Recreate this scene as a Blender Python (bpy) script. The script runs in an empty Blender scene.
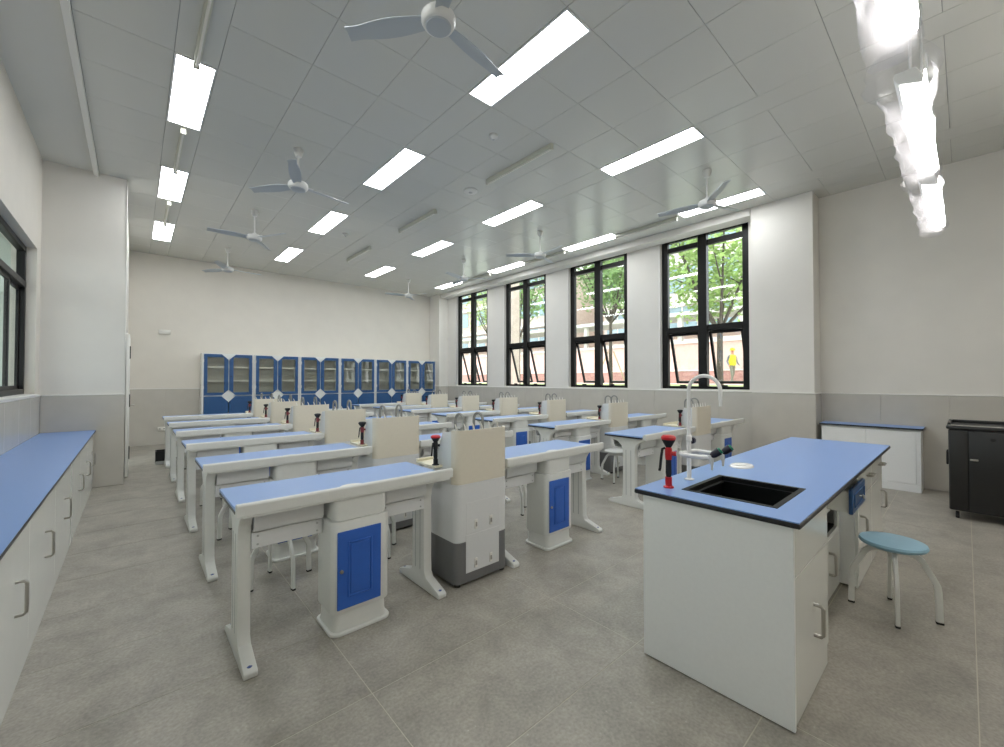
import bpy, bmesh, math, random
from mathutils import Vector, Matrix
random.seed(7)
R = math.radians
PI = math.pi
scene = bpy.context.scene
COL = scene.collection

# ------------------------------------------------------------------ camera
# measured from the floor tiles (0.6 x 1.2 m): focal 413 px of 1004, eye 1.4 m, 41.7 deg to the right of the room axis
cam_d = bpy.data.cameras.new('camera')
cam_d.sensor_width = 36.0
cam_d.lens = 36.0 * 413.0 / 1004.0
cam_d.clip_start = 0.05
cam_d.clip_end = 300
cam = bpy.data.objects.new('camera', cam_d)
COL.objects.link(cam)
cam.location = (0, 0, 1.4)
cam.rotation_euler = (R(90.9), 0, R(-41.7))
scene.camera = cam

# ------------------------------------------------------------------ world and exposure
SKY_STRENGTH = 2.3
PANEL_STRENGTH = 9.0
world = bpy.data.worlds.new('overcast_sky')
scene.world = world
world.use_nodes = True
bg = world.node_tree.nodes['Background']
bg.inputs['Color'].default_value = (0.93, 0.97, 1.0, 1)
bg.inputs['Strength'].default_value = SKY_STRENGTH
scene.view_settings.view_transform = 'Standard'
scene.view_settings.look = 'None'
scene.view_settings.gamma = 1.0
scene.view_settings.use_curve_mapping = False
scene.view_settings.exposure = 1.08
scene.cycles.max_bounces = 10
scene.cycles.diffuse_bounces = 6
scene.cycles.transparent_max_bounces = 24
scene.cycles.sample_clamp_indirect = 6

# ------------------------------------------------------------------ materials
def lin(c):
    return tuple(((v / 255) / 12.92 if v / 255 <= 0.04045 else ((v / 255 + 0.055) / 1.055) ** 2.4) for v in c)

def mat(name, rgb, rough=0.5, metal=0.0, var=0.0, scale=8.0, bump=0.0, spec=0.5, coat=0.0, vec='Object'):
    m = bpy.data.materials.new(name)
    m.use_nodes = True
    nt = m.node_tree
    p = nt.nodes['Principled BSDF']
    c = lin(rgb)
    p.inputs['Base Color'].default_value = (*c, 1)
    p.inputs['Roughness'].default_value = rough
    p.inputs['Metallic'].default_value = metal
    p.inputs['Specular IOR Level'].default_value = spec
    p.inputs['Coat Weight'].default_value = coat
    p.inputs['Coat Roughness'].default_value = 0.1
    if var > 0 or bump > 0:
        tc = nt.nodes.new('ShaderNodeTexCoord')
        n = nt.nodes.new('ShaderNodeTexNoise')
        n.inputs['Scale'].default_value = scale
        n.inputs['Detail'].default_value = 5
        nt.links.new(tc.outputs[vec], n.inputs['Vector'])
        if var > 0:
            r = nt.nodes.new('ShaderNodeValToRGB')
            r.color_ramp.elements[0].position = 0.3
            r.color_ramp.elements[1].position = 0.7
            r.color_ramp.elements[0].color = (*[v * (1 - var) for v in c], 1)
            r.color_ramp.elements[1].color = (*[min(1, v * (1 + var)) for v in c], 1)
            nt.links.new(n.outputs['Fac'], r.inputs['Fac'])
            nt.links.new(r.outputs['Color'], p.inputs['Base Color'])
        if bump > 0:
            b = nt.nodes.new('ShaderNodeBump')
            b.inputs['Strength'].default_value = bump
            b.inputs['Distance'].default_value = 0.01
            nt.links.new(n.outputs['Fac'], b.inputs['Height'])
            nt.links.new(b.outputs['Normal'], p.inputs['Normal'])
    return m

def emit(name, rgb, s):
    m = bpy.data.materials.new(name)
    m.use_nodes = True
    nt = m.node_tree
    nt.nodes.remove(nt.nodes['Principled BSDF'])
    e = nt.nodes.new('ShaderNodeEmission')
    e.inputs['Color'].default_value = (*lin(rgb), 1)
    e.inputs['Strength'].default_value = s
    nt.links.new(e.outputs['Emission'], nt.nodes['Material Output'].inputs['Surface'])
    return m

def glass(name, tint=(0.93, 0.96, 0.95), gloss=0.06):
    m = bpy.data.materials.new(name)
    m.use_nodes = True
    nt = m.node_tree
    nt.nodes.remove(nt.nodes['Principled BSDF'])
    t = nt.nodes.new('ShaderNodeBsdfTransparent')
    t.inputs['Color'].default_value = (*tint, 1)
    g = nt.nodes.new('ShaderNodeBsdfGlossy')
    g.inputs['Roughness'].default_value = 0.03
    mx = nt.nodes.new('ShaderNodeMixShader')
    mx.inputs['Fac'].default_value = gloss
    nt.links.new(t.outputs[0], mx.inputs[1])
    nt.links.new(g.outputs[0], mx.inputs[2])
    nt.links.new(mx.outputs[0], nt.nodes['Material Output'].inputs['Surface'])
    return m

def film(name):
    m = bpy.data.materials.new(name)
    m.use_nodes = True
    nt = m.node_tree
    nt.nodes.remove(nt.nodes['Principled BSDF'])
    t = nt.nodes.new('ShaderNodeBsdfTransparent')
    t.inputs['Color'].default_value = (0.95, 0.95, 0.97, 1)
    tr = nt.nodes.new('ShaderNodeBsdfTranslucent')
    tr.inputs['Color'].default_value = (0.9, 0.88, 0.92, 1)
    g = nt.nodes.new('ShaderNodeBsdfGlossy')
    g.inputs['Roughness'].default_value = 0.25
    a = nt.nodes.new('ShaderNodeMixShader'); a.inputs['Fac'].default_value = 0.55
    b = nt.nodes.new('ShaderNodeMixShader'); b.inputs['Fac'].default_value = 0.17
    nt.links.new(tr.outputs[0], a.inputs[1]); nt.links.new(g.outputs[0], a.inputs[2])
    nt.links.new(t.outputs[0], b.inputs[1]); nt.links.new(a.outputs[0], b.inputs[2])
    nt.links.new(b.outputs[0], nt.nodes['Material Output'].inputs['Surface'])
    return m

def floor_mat():
    m = bpy.data.materials.new('grey_stone_tile')
    m.use_nodes = True
    nt = m.node_tree
    p = nt.nodes['Principled BSDF']
    tc = nt.nodes.new('ShaderNodeNewGeometry')
    n1 = nt.nodes.new('ShaderNodeTexNoise'); n1.inputs['Scale'].default_value = 3.6; n1.inputs['Detail'].default_value = 9
    n1.inputs['Roughness'].default_value = 0.72; n1.inputs['Distortion'].default_value = 0.35
    n2 = nt.nodes.new('ShaderNodeTexNoise'); n2.inputs['Scale'].default_value = 70; n2.inputs['Detail'].default_value = 2
    n3 = nt.nodes.new('ShaderNodeTexVoronoi'); n3.inputs['Scale'].default_value = 34
    for n in (n1, n2, n3):
        nt.links.new(tc.outputs['Position'], n.inputs['Vector'])
    r = nt.nodes.new('ShaderNodeValToRGB')
    r.color_ramp.elements[0].position = 0.28
    r.color_ramp.elements[1].position = 0.74
    r.color_ramp.elements[0].color = (*lin((132, 128, 119)), 1)
    r.color_ramp.elements[1].color = (*lin((172, 167, 156)), 1)
    nt.links.new(n1.outputs['Fac'], r.inputs['Fac'])
    sp = nt.nodes.new('ShaderNodeValToRGB')          # pale flecks
    sp.color_ramp.elements[0].position = 0.05; sp.color_ramp.elements[0].color = (1, 1, 1, 1)
    sp.color_ramp.elements[1].position = 0.11; sp.color_ramp.elements[1].color = (0, 0, 0, 1)
    nt.links.new(n3.outputs['Distance'], sp.inputs['Fac'])
    gt = nt.nodes.new('ShaderNodeMath'); gt.operation = 'MULTIPLY'
    g2 = nt.nodes.new('ShaderNodeValToRGB')
    g2.color_ramp.elements[0].position = 0.55; g2.color_ramp.elements[1].position = 0.75
    nt.links.new(n2.outputs['Fac'], g2.inputs['Fac'])
    nt.links.new(sp.outputs['Color'], gt.inputs[0]); nt.links.new(g2.outputs['Color'], gt.inputs[1])
    mx = nt.nodes.new('ShaderNodeMix'); mx.data_type = 'RGBA'
    mx.inputs[7].default_value = (*lin((205, 201, 190)), 1)
    nt.links.new(gt.outputs[0], mx.inputs[0]); nt.links.new(r.outputs['Color'], mx.inputs[6])
    m2 = nt.nodes.new('ShaderNodeMix'); m2.data_type = 'RGBA'; m2.blend_type = 'OVERLAY'; m2.inputs[0].default_value = 0.35
    nt.links.new(mx.outputs[2], m2.inputs[6]); nt.links.new(n2.outputs['Fac'], m2.inputs[7])
    nt.links.new(m2.outputs[2], p.inputs['Base Color'])
    p.inputs['Roughness'].default_value = 0.42
    p.inputs['Specular IOR Level'].default_value = 0.45
    b = nt.nodes.new('ShaderNodeBump'); b.inputs['Strength'].default_value = 0.12; b.inputs['Distance'].default_value = 0.004
    nt.links.new(n1.outputs['Fac'], b.inputs['Height']); nt.links.new(b.outputs['Normal'], p.inputs['Normal'])
    return m

M = dict(
    wall=mat('cream_wall_paint', (220, 215, 205), 0.75, var=0.02, scale=3, bump=0.03),
    wallr=mat('window_wall_paint', (222, 219, 212), 0.7, var=0.02, scale=3, bump=0.03),
    wain=mat('grey_wainscot_tile', (194, 190, 181), 0.14, var=0.03, scale=5),
    grout=mat('pale_grout', (190, 185, 170), 0.8),
    trimw=mat('white_trim', (232, 230, 224), 0.5),
    floor=floor_mat(),
    ceil=mat('coated_metal_ceiling_panel', (206, 206, 199), 0.24, var=0.012, scale=1.2),
    ceilgap=mat('dark_ceiling_gap', (130, 132, 131), 0.7),
    gyps=mat('gypsum_ceiling', (212, 212, 206), 0.7),
    panel=emit('led_diffuser', (250, 253, 255), PANEL_STRENGTH),
    alu=mat('white_light_frame', (225, 226, 224), 0.4),
    tubew=mat('fixture_cream', (196, 196, 182), 0.5),
    black=mat('black_window_frame', (15, 14, 13), 0.4, spec=0.3),
    glass=glass('window_glass'),
    cabglass=glass('cabinet_glass', (0.90, 0.90, 0.87), 0.04),
    blue_top=mat('blue_laminate', (124, 158, 214), 0.30, var=0.015, scale=60),
    desk_top=mat('pale_blue_laminate', (136, 166, 215), 0.32, var=0.015, scale=60),
    core=mat('black_phenolic_edge', (24, 24, 28), 0.35),
    plast=mat('grey_white_plastic', (220, 221, 217), 0.42, var=0.012, scale=40),
    plast2=mat('light_grey_panel', (219, 220, 220), 0.5, var=0.012, scale=40),
    pgrey=mat('mid_grey_metal', (176, 178, 177), 0.5),
    pdark=mat('dark_grey_plastic', (112, 112, 112), 0.5, var=0.02, scale=40),
    beige=mat('beige_hood_plastic', (220, 213, 196), 0.5, var=0.015, scale=40),
    cream=mat('cream_basin_plastic', (230, 222, 196), 0.4),
    bdoor=mat('blue_plastic_door', (44, 98, 190), 0.4, var=0.02, scale=30),
    cblue=mat('blue_cabinet_paint', (38, 80, 128), 0.35, var=0.02, scale=20),
    cwhite=mat('white_cabinet_paint', (224, 225, 221), 0.3, var=0.01, scale=20),
    gloss=mat('glossy_white_laminate', (232, 234, 230), 0.12, var=0.01, scale=10),
    satin=mat('satin_white_laminate', (236, 238, 238), 0.4, var=0.012, scale=70),
    steel=mat('brushed_steel', (176, 173, 166), 0.3, metal=0.85),
    faucet=mat('grey_faucet_enamel', (138, 138, 134), 0.35, metal=0.3),
    wfaucet=mat('white_faucet_enamel', (238, 238, 236), 0.25),
    rubber=mat('black_rubber', (20, 20, 21), 0.6),
    cart=mat('black_cart_steel', (27, 27, 27), 0.42, var=0.05, scale=60),
    red=mat('red_eyewash_plastic', (196, 26, 34), 0.3),
    dred=mat('dark_red_plastic', (120, 40, 46), 0.4),
    navy=mat('dark_valve_knob', (34, 30, 48), 0.35),
    green=mat('green_valve_cap', (24, 132, 100), 0.4),
    capblue=mat('blue_foot_cap', (72, 92, 150), 0.4),
    seat=mat('pale_blue_stool_seat', (140, 180, 200), 0.42, var=0.01, scale=30),
    seatw=mat('grey_white_stool_seat', (206, 207, 204), 0.45),
    sinkblk=mat('black_sink_resin', (9, 9, 10), 0.5, spec=0.3),
    fan=mat('grey_fan_blade', (172, 178, 182), 0.4),
    fanw=mat('white_fan_motor', (214, 214, 210), 0.35),
    film=film('clear_plastic_bag'),
    lens=emit('board_lamp_lens', (255, 252, 248), 13.0),
    grass=mat('lawn_grass', (132, 148, 96), 0.9, var=0.35, scale=3, bump=0.4),
    pave=mat('pink_paving', (200, 168, 158), 0.85, var=0.1, scale=2),
    pinkw=mat('pink_wall_cladding', (214, 186, 176), 0.85, var=0.06, scale=4),
    redbrick=mat('red_brick_cladding', (176, 138, 128), 0.85, var=0.15, scale=6),
    conc=mat('pale_concrete', (215, 214, 206), 0.85, var=0.06, scale=1),
    bglass=mat('building_glazing', (128, 150, 158), 0.15, var=0.25, scale=0.6),
    bwall=mat('building_render', (196, 186, 176), 0.85, var=0.08, scale=0.8),
    bbrown=mat('building_brown_tile', (182, 166, 154), 0.85, var=0.12, scale=4),
    bark=mat('tree_bark', (74, 66, 56), 0.9, var=0.25, scale=14, bump=0.5),
    leafa=mat('tree_leaf_green', (142, 168, 92), 0.6, var=0.35, scale=1.5),
    leafb=mat('tree_leaf_dark_green', (116, 146, 84), 0.6, var=0.35, scale=1.5),
    bamboo=mat('timber_stake', (170, 150, 120), 0.8),
    skin=mat('skin', (190, 140, 112), 0.6),
    vest=mat('yellow_safety_vest', (222, 214, 40), 0.7),
    shirt=mat('grey_work_clothes', (120, 124, 128), 0.8),
    trouser=mat('grey_green_trousers', (126, 128, 112), 0.8),
    corridor=mat('corridor_paint', (170, 178, 172), 0.8, var=0.03, scale=1),
    door=mat('white_door_paint', (226, 226, 220), 0.4),
    paper=mat('white_plate_plastic', (226, 224, 216), 0.5),
)

# ------------------------------------------------------------------ mesh helpers
class MB:
    def __init__(self):
        self.v = []; self.f = []
    def add(self, vs, fs):
        o = len(self.v)
        self.v += [tuple(p) for p in vs]
        self.f += [tuple(i + o for i in f) for f in fs]
        return self
    def box(self, x0, y0, z0, x1, y1, z1):
        vs = [(x0, y0, z0), (x1, y0, z0), (x1, y1, z0), (x0, y1, z0), (x0, y0, z1), (x1, y0, z1), (x1, y1, z1), (x0, y1, z1)]
        return self.add(vs, [(0, 3, 2, 1), (4, 5, 6, 7), (0, 1, 5, 4), (1, 2, 6, 5), (2, 3, 7, 6), (3, 0, 4, 7)])
    def prism(self, poly, a0, a1, axis='z'):
        """poly in the two other axes (x,y | y,z for axis x | x,z for axis y)"""
        n = len(poly)
        def P(p, a):
            if axis == 'z': return (p[0], p[1], a)
            if axis == 'x': return (a, p[0], p[1])
            return (p[0], a, p[1])
        vs = [P(p, a0) for p in poly] + [P(p, a1) for p in poly]
        fs = [tuple(range(n - 1, -1, -1)), tuple(range(n, 2 * n))]
        fs += [(i, (i + 1) % n, n + (i + 1) % n, n + i) for i in range(n)]
        return self.add(vs, fs)
    def loft(self, rings, caps=True):
        n = len(rings[0]); vs = [p for r in rings for p in r]; fs = []
        for k in range(len(rings) - 1):
            for i in range(n):
                a = k * n + i; b = k * n + (i + 1) % n
                fs.append((a, b, b + n, a + n))
        if caps:
            fs.append(tuple(range(n - 1, -1, -1)))
            fs.append(tuple(range((len(rings) - 1) * n, len(rings) * n)))
        return self.add(vs, fs)
    def lathe(self, prof, c=(0, 0, 0), seg=16, axis='z'):
        rings = []
        for r, h in prof:
            ring = []
            for i in range(seg):
                a = 2 * PI * i / seg
                u, w = r * math.cos(a), r * math.sin(a)
                if axis == 'z': ring.append((c[0] + u, c[1] + w, c[2] + h))
                elif axis == 'x': ring.append((c[0] + h, c[1] + u, c[2] + w))
                else: ring.append((c[0] + u, c[1] + h, c[2] + w))
            rings.append(ring)
        return self.loft(rings)
    def tube(self, path, r, seg=8):
        pts = [Vector(p) for p in path]
        rs = r if isinstance(r, (list, tuple)) else [r] * len(pts)
        rings = []; up = None
        for i, p in enumerate(pts):
            t = (pts[min(i + 1, len(pts) - 1)] - pts[max(i - 1, 0)]).normalized()
            if up is None:
                up = Vector((0, 0, 1)) if abs(t.z) < 0.9 else Vector((1, 0, 0))
            a = (up - t * up.dot(t))
            if a.length < 1e-5: a = t.orthogonal()
            a.normalize(); up = a; b = t.cross(a)
            rings.append([tuple(p + (a * math.cos(2 * PI * k / seg) + b * math.sin(2 * PI * k / seg)) * rs[i]) for k in range(seg)])
        return self.loft(rings)
    def build(self, name, m, parent=None, bevel=0.0, seg=2, smooth=True, loc=None):
        bm = bmesh.new()
        bv = [bm.verts.new(p) for p in self.v]
        for f in self.f:
            try: bm.faces.new([bv[i] for i in f])
            except ValueError: pass
        bmesh.ops.recalc_face_normals(bm, faces=bm.faces)
        if bevel > 0:
            es = [e for e in bm.edges if len(e.link_faces) == 2 and e.calc_face_angle(0) > R(35)]
            bmesh.ops.bevel(bm, geom=es, offset=bevel, segments=seg, affect='EDGES', profile=0.5, clamp_overlap=True)
        me = bpy.data.meshes.new(name)
        bm.to_mesh(me); bm.free()
        if smooth:
            me.shade_smooth()
            me.set_sharp_from_angle(angle=R(38))
        me.materials.append(M[m] if isinstance(m, str) else m)
        o = bpy.data.objects.new(name, me)
        COL.objects.link(o)
        if parent is not None: o.parent = parent
        if loc: o.location = loc
        return o

def bx(*a): return MB().box(*a)
def rr(x0, y0, x1, y1, r, n=4):
    out = []
    for cx, cy, a0 in ((x1 - r, y1 - r, 0), (x0 + r, y1 - r, 90), (x0 + r, y0 + r, 180), (x1 - r, y0 + r, 270)):
        for k in range(n + 1):
            a = R(a0 + 90 * k / n)
            out.append((cx + r * math.cos(a), cy + r * math.sin(a)))
    return out
def arc(c, r, a0, a1, n, plane='xz'):
    out = []
    for k in range(n + 1):
        a = R(a0 + (a1 - a0) * k / n); u, w = r * math.cos(a), r * math.sin(a)
        out.append((c[0] + u, c[1], c[2] + w) if plane == 'xz' else ((c[0], c[1] + u, c[2] + w) if plane == 'yz' else (c[0] + u, c[1] + w, c[2])))
    return out
def ring_slab(mb, o, i, z0, z1):
    """rectangular slab o with rectangular hole i, both (x0,y0,x1,y1)"""
    def c(r, z): return [(r[0], r[1], z), (r[2], r[1], z), (r[2], r[3], z), (r[0], r[3], z)]
    vs = c(o, z0) + c(i, z0) + c(o, z1) + c(i, z1); fs = []
    for k in range(4):
        j = (k + 1) % 4
        fs += [(k, j, 4 + j, 4 + k), (8 + k, 8 + j, 12 + j, 12 + k), (k, j, 8 + j, 8 + k), (4 + k, 4 + j, 12 + j, 12 + k)]
    return mb.add(vs, fs)
def frame_xz(mb, x0, z0, x1, z1, w, y0, y1):
    """upright picture-frame in the xz plane"""
    mb.box(x0, y0, z0, x0 + w, y1, z1); mb.box(x1 - w, y0, z0, x1, y1, z1)
    mb.box(x0 + w, y0, z0, x1 - w, y1, z0 + w); mb.box(x0 + w, y0, z1 - w, x1 - w, y1, z1)
    return mb

def tag(o, label, cat, group=None):
    o['label'] = label; o['category'] = cat
    if group: o['group'] = group
    return o
def thing(name, label, cat, loc=(0, 0, 0), rz=0.0, group=None):
    o = bpy.data.objects.new(name, None)
    o.empty_display_size = 0.1
    COL.objects.link(o)
    o.location = loc; o.rotation_euler = (0, 0, rz)
    return tag(o, label, cat, group)
def struct(o, label=None):
    o['kind'] = 'structure'
    if label: o['label'] = label
    return o
def copy_tree(o, parent=None):
    c = o.copy(); COL.objects.link(c)
    if parent is not None: c.parent = parent
    for ch in o.children: copy_tree(ch, c)
    return c
def dup(o, loc, rz=None, label=None):
    c = copy_tree(o); c.location = loc
    if rz is not None: c.rotation_euler = (0, 0, rz)
    if label: c['label'] = label
    return c

# ================================================================== THE ROOM
CZ = 4.12           # ceiling height
XL, XL2, XR, XRW = -0.87, -0.10, 7.634, 7.53      # left wall, left wall beyond the pillar, right wall, window wall face
YB, YF, YP = 11.65, -1.15, 7.55                    # back wall, front wall behind the camera, face of the left pillar
WZ = 1.20                                          # top of the tiled wainscot

# floor with real 0.6 x 1.2 m tiles
fl = struct(bx(XL - 0.2, YF - 0.2, -0.15, XR + 0.2, YB + 0.2, -0.0012).build('floor', 'grout', smooth=False), 'pale grout bed under large grey stone floor tiles')
tproto = None
ix0 = 2.01 - 1.2 * 3; iy0 = 1.18 - 0.6 * 4
for i in range(8):
    for j in range(22):
        x0, y0 = ix0 + 1.2 * i, iy0 + 0.6 * j
        xa, xb = max(x0, XL), min(x0 + 1.2, XR); ya, yb = max(y0, YF), min(y0 + 0.6, YB)
        if xb - xa < 0.05 or yb - ya < 0.05 or (xb < XL2 + 0.06 and ya > YP): continue
        full = abs(xb - xa - 1.2) < 1e-4 and abs(yb - ya - 0.6) < 1e-4
        if full and tproto:
            t = tproto.copy(); COL.objects.link(t); t.location = (xa, ya, 0); t.parent = fl
        else:
            t = bx(0.002, 0.002, -0.0011, xb - xa - 0.002, yb - ya - 0.002, 0).build('floor_tile', 'floor', fl, bevel=0.0005, seg=1, loc=(xa, ya, 0))
            if full: tproto = t

def wainscot(wall, axis, fixed, a0, a1, sgn, z1=WZ, w=0.6):
    """tall glazed tiles standing proud of a wall; axis = direction the wall runs in, sgn = side of the room"""
    n = max(1, round((a1 - a0) / w)); d = (a1 - a0) / n
    for k in range(n):
        p, q = a0 + k * d + 0.0012, a0 + (k + 1) * d - 0.0012
        f0, f1 = sorted((fixed, fixed + sgn * 0.014))
        b = bx(p, f0, 0.002, q, f1, z1) if axis == 'x' else bx(f0, p, 0.002, f1, q, z1)
        b.build('wainscot_tile', 'wain', wall, bevel=0.0015, seg=1)
def cap_trim(n, axis, fixed, a0, a1, sgn, z=WZ):
    f0, f1 = sorted((fixed, fixed + sgn * 0.02))
    b = bx(a0, f0, z + 0.001, a1, f1, z + 0.02) if axis == 'x' else bx(f0, a0, z + 0.001, f1, a1, z + 0.02)
    return struct(b.build('trim_%d' % n, 'trimw', bevel=0.003, seg=1))

# left wall with its window opening
LW = (5.2, 7.27, 1.235, 2.95)     # y0,y1,z0,z1 of the left window opening
LWB = (0.6, 4.4)                  # a second opening of the same kind behind the camera's view
b = MB()
b.box(XL - 0.2, YF - 0.2, 0, XL, YP + 0.02, LW[2])
b.box(XL - 0.2, YF - 0.2, LW[3], XL, YP + 0.02, CZ + 0.1)
for y0, y1 in ((YF - 0.2, LWB[0]), (LWB[1], LW[0]), (LW[1], YP + 0.02)): b.box(XL - 0.2, y0, LW[2], XL, y1, LW[3])
wl = struct(b.build('wall_left', 'wall', smooth=False), 'cream painted left wall with black framed windows above a long counter')
wainscot(wl, 'y', XL, YF, YP - 0.001, 1)
cap_trim(1, 'y', XL, YF, YP - 0.001, 1)
# pillar / store block beyond the counter, its side wall with a doorway
DY0, DY1, DZ = 8.95, 10.15, 2.1
b = MB()
b.box(XL - 0.2, YP, 0, XL2, YP + 0.2, CZ + 0.1)
b.box(XL2 - 0.2, YP + 0.2, 0, XL2, DY0, CZ + 0.1); b.box(XL2 - 0.2, DY1, 0, XL2, YB, CZ + 0.1); b.box(XL2 - 0.2, DY0, DZ, XL2, DY1, CZ + 0.1)
wp = struct(b.build('wall_left_pillar', 'wallr', smooth=False), 'pale projecting wall face beside the end of the long counter')
wainscot(wp, 'x', YP, XL + 0.016, XL2 + 0.012, -1, w=0.78)
cap_trim(2, 'x', YP, XL + 0.02, XL2 + 0.012, -1)
struct(bx(XL2, YP - 0.012, WZ + 0.02, XL2 + 0.012, YP + 0.05, CZ - 0.02).build('trim_3', 'trimw', bevel=0.003), 'white corner bead on the projecting wall')
# open door folded back against that wall
dr = struct(bpy.data.objects.new('door_1', None), 'white door standing open flat against the side wall'); COL.objects.link(dr)
bx(XL2 + 0.012, 8.0, 0.01, XL2 + 0.05, 8.9, 2.06).build('door_leaf', 'door', dr, bevel=0.003)
for z in (0.35, 1.1, 1.8): bx(XL2 + 0.05, 8.05, z - 0.09, XL2 + 0.062, 8.09, z + 0.09).build('hinge', 'rubber', dr)
h = MB(); h.tube([(XL2 + 0.05, 8.8, 1.0), (XL2 + 0.10, 8.8, 1.0), (XL2 + 0.10, 8.68, 1.0)], 0.011); h.build('door_handle', 'steel', dr)
b = MB(); b.box(XL2 - 0.21, DY0 - 0.05, 0, XL2 + 0.015, DY0 - 0.001, DZ + 0.05); b.box(XL2 - 0.21, DY1 + 0.001, 0, XL2 + 0.015, DY1 + 0.05, DZ + 0.05); b.box(XL2 - 0.21, DY0, DZ + 0.001, XL2 + 0.015, DY1, DZ + 0.05)
b.build('door_frame', 'door', dr)

# back wall
wb = struct(bx(XL2 - 0.2, YB, 0, XR + 0.2, YB + 0.2, CZ + 0.1).build('wall_back', 'wall', smooth=False), 'cream back wall behind the row of blue cabinets')
wainscot(wb, 'x', YB, XL2, 7.2, -1)
cap_trim(4, 'x', YB, XL2, 7.2, -1)
# front wall behind the camera
struct(bx(XL - 0.2, YF - 0.2, 0, XR + 0.2, YF, CZ + 0.1).build('wall_front', 'wall', smooth=False), 'cream front wall behind the camera')

# right wall: plain part near the camera, window part beyond
WIN = [(2.353 + 2.24 * k, 3.885 + 2.24 * k) for k in range(4)]
SZ, HZ = 1.235, 4.03
wr = struct(bx(XR, YF - 0.2, 0, XR + 0.25, 1.6, CZ + 0.1).build('wall_right', 'wallr', smooth=False), 'plain cream right wall behind the low white cabinet')
wainscot(wr, 'y', XR, YF, 1.42, -1)
cap_trim(5, 'y', XR, YF, 1.42, -1)
b = MB()
b.box(XRW, 1.6, 0, XRW + 0.25, YB, SZ); b.box(XRW, 1.6, HZ + 0.01, XRW + 0.25, YB, CZ + 0.1)
ys = [1.6] + [v for w in WIN for v in w] + [YB]
for k in range(0, len(ys), 2): b.box(XRW, ys[k], SZ, XRW + 0.25, ys[k + 1], HZ + 0.01)
ww = struct(b.build('wall_right_windows', 'wallr', smooth=False), 'white window wall with four tall black framed openings')
wainscot(ww, 'y', XRW, 2.24, 11.06, -1, z1=1.2)
cap_trim(6, 'y', XRW, 2.24, 11.06, -1)
pr = struct(bx(7.25, 1.435, 0, 7.62, 2.23, CZ + 0.05).build('wall_right_pillar', 'wallr', smooth=False), 'square white pillar between the last window and the low cabinet')
wainscot(pr, 'y', 7.25, 1.423, 2.232, -1, w=0.8)
wainscot(pr, 'x', 1.435, 7.252, 7.61, -1, w=0.4)
cap_trim(7, 'y', 7.25, 1.42, 2.232, -1); cap_trim(8, 'x', 1.435, 7.252, 7.61, -1)
pc = struct(bx(7.2, 11.07, 0, XRW, YB - 0.02, CZ + 0.05).build('wall_back_pillar', 'wallr', smooth=False), 'square white pillar in the corner by the far window')
wainscot(pc, 'y', 7.2, 11.06, YB - 0.02, -1); wainscot(pc, 'x', 11.07, 7.2, 7.51, -1)
cap_trim(9, 'y', 7.2, 11.055, YB - 0.02, -1); cap_trim(10, 'x', 11.07, 7.185, 7.51, -1)
# pelmet / soffit over the windows
struct(bx(7.25, 2.24, 4.0, XRW - 0.001, 11.06, CZ + 0.03).build('trim_11', 'wallr', bevel=0.004, seg=1), 'white soffit beam running along the tops of the windows')

# ceiling
cl = struct(bx(XL - 0.2, YF - 0.2, CZ + 0.012, XR + 0.3, YB + 0.2, CZ + 0.2).build('ceiling', 'ceilgap', smooth=False), 'ceiling of square coated metal panels')
STR = [(0.22, 0.52), (2.33, 2.63), (4.44, 4.74), (6.57, 6.87)]
cols = [(-0.37, 0.22)]
for a in range(3):
    d = (STR[a + 1][0] - STR[a][1]) / 3
    cols += [(STR[a][1] + d * k, STR[a][1] + d * (k + 1)) for k in range(3)]
cols.append((6.87, 7.25))
PY = 0.606; PY0 = 0.082
rows = []
k = -2
while PY0 + PY * k < YB - 0.05:
    a, c = max(PY0 + PY * k, YF), min(PY0 + PY * (k + 1), YB); rows.append((a, c)); k += 1
cache = {}
def cpanel(x0, x1, y0, y1):
    key = (round(x1 - x0, 3), round(y1 - y0, 3))
    if key in cache:
        o = cache[key].copy(); COL.objects.link(o); o.location = (x0, y0, CZ); o.parent = cl
    else:
        g = 0.0014
        o = bx(g, g, 0, x1 - x0 - g, y1 - y0 - g, 0.0118).build('ceiling_panel', 'ceil', cl, bevel=0.0015, seg=1, loc=(x0, y0, CZ))
        cache[key] = o
    return o
for (x0, x1) in cols:
    for (y0, y1) in rows: cpanel(x0, x1, y0, y1)
for (y0, y1) in rows:
    if y0 < 1.44: cpanel(7.25, XR, y0, min(y1, 1.435))
LY = [PY0 + PY * 3 + PY * 4 * k for k in range(4)]      # 1.90, 4.32, 6.75, 9.17
lights = [(s, y) for s in range(4) for y in LY]
for s, (x0, x1) in enumerate(STR):
    y = PY0 - PY * 3
    while y < YB - 0.05:
        ya, yb = max(y, YF), min(y + 2 * PY, YB)
        if not any(abs(y - l) < 0.1 for l in LY): cpanel(x0, x1, ya, yb)
        y += 2 * PY
struct(bx(XL, YF, CZ - 0.0, -0.42, YP - 0.001, CZ + 0.0118).build('trim_12', 'gyps', cl if False else None), 'plain plaster margin of the ceiling above the counter')
struct(bx(-0.42, YF, CZ - 0.05, -0.372, YP - 0.001, CZ + 0.0118).build('trim_13', 'trimw', bevel=0.004, seg=1), 'white metal trim rail along the ceiling edge above the counter')

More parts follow.
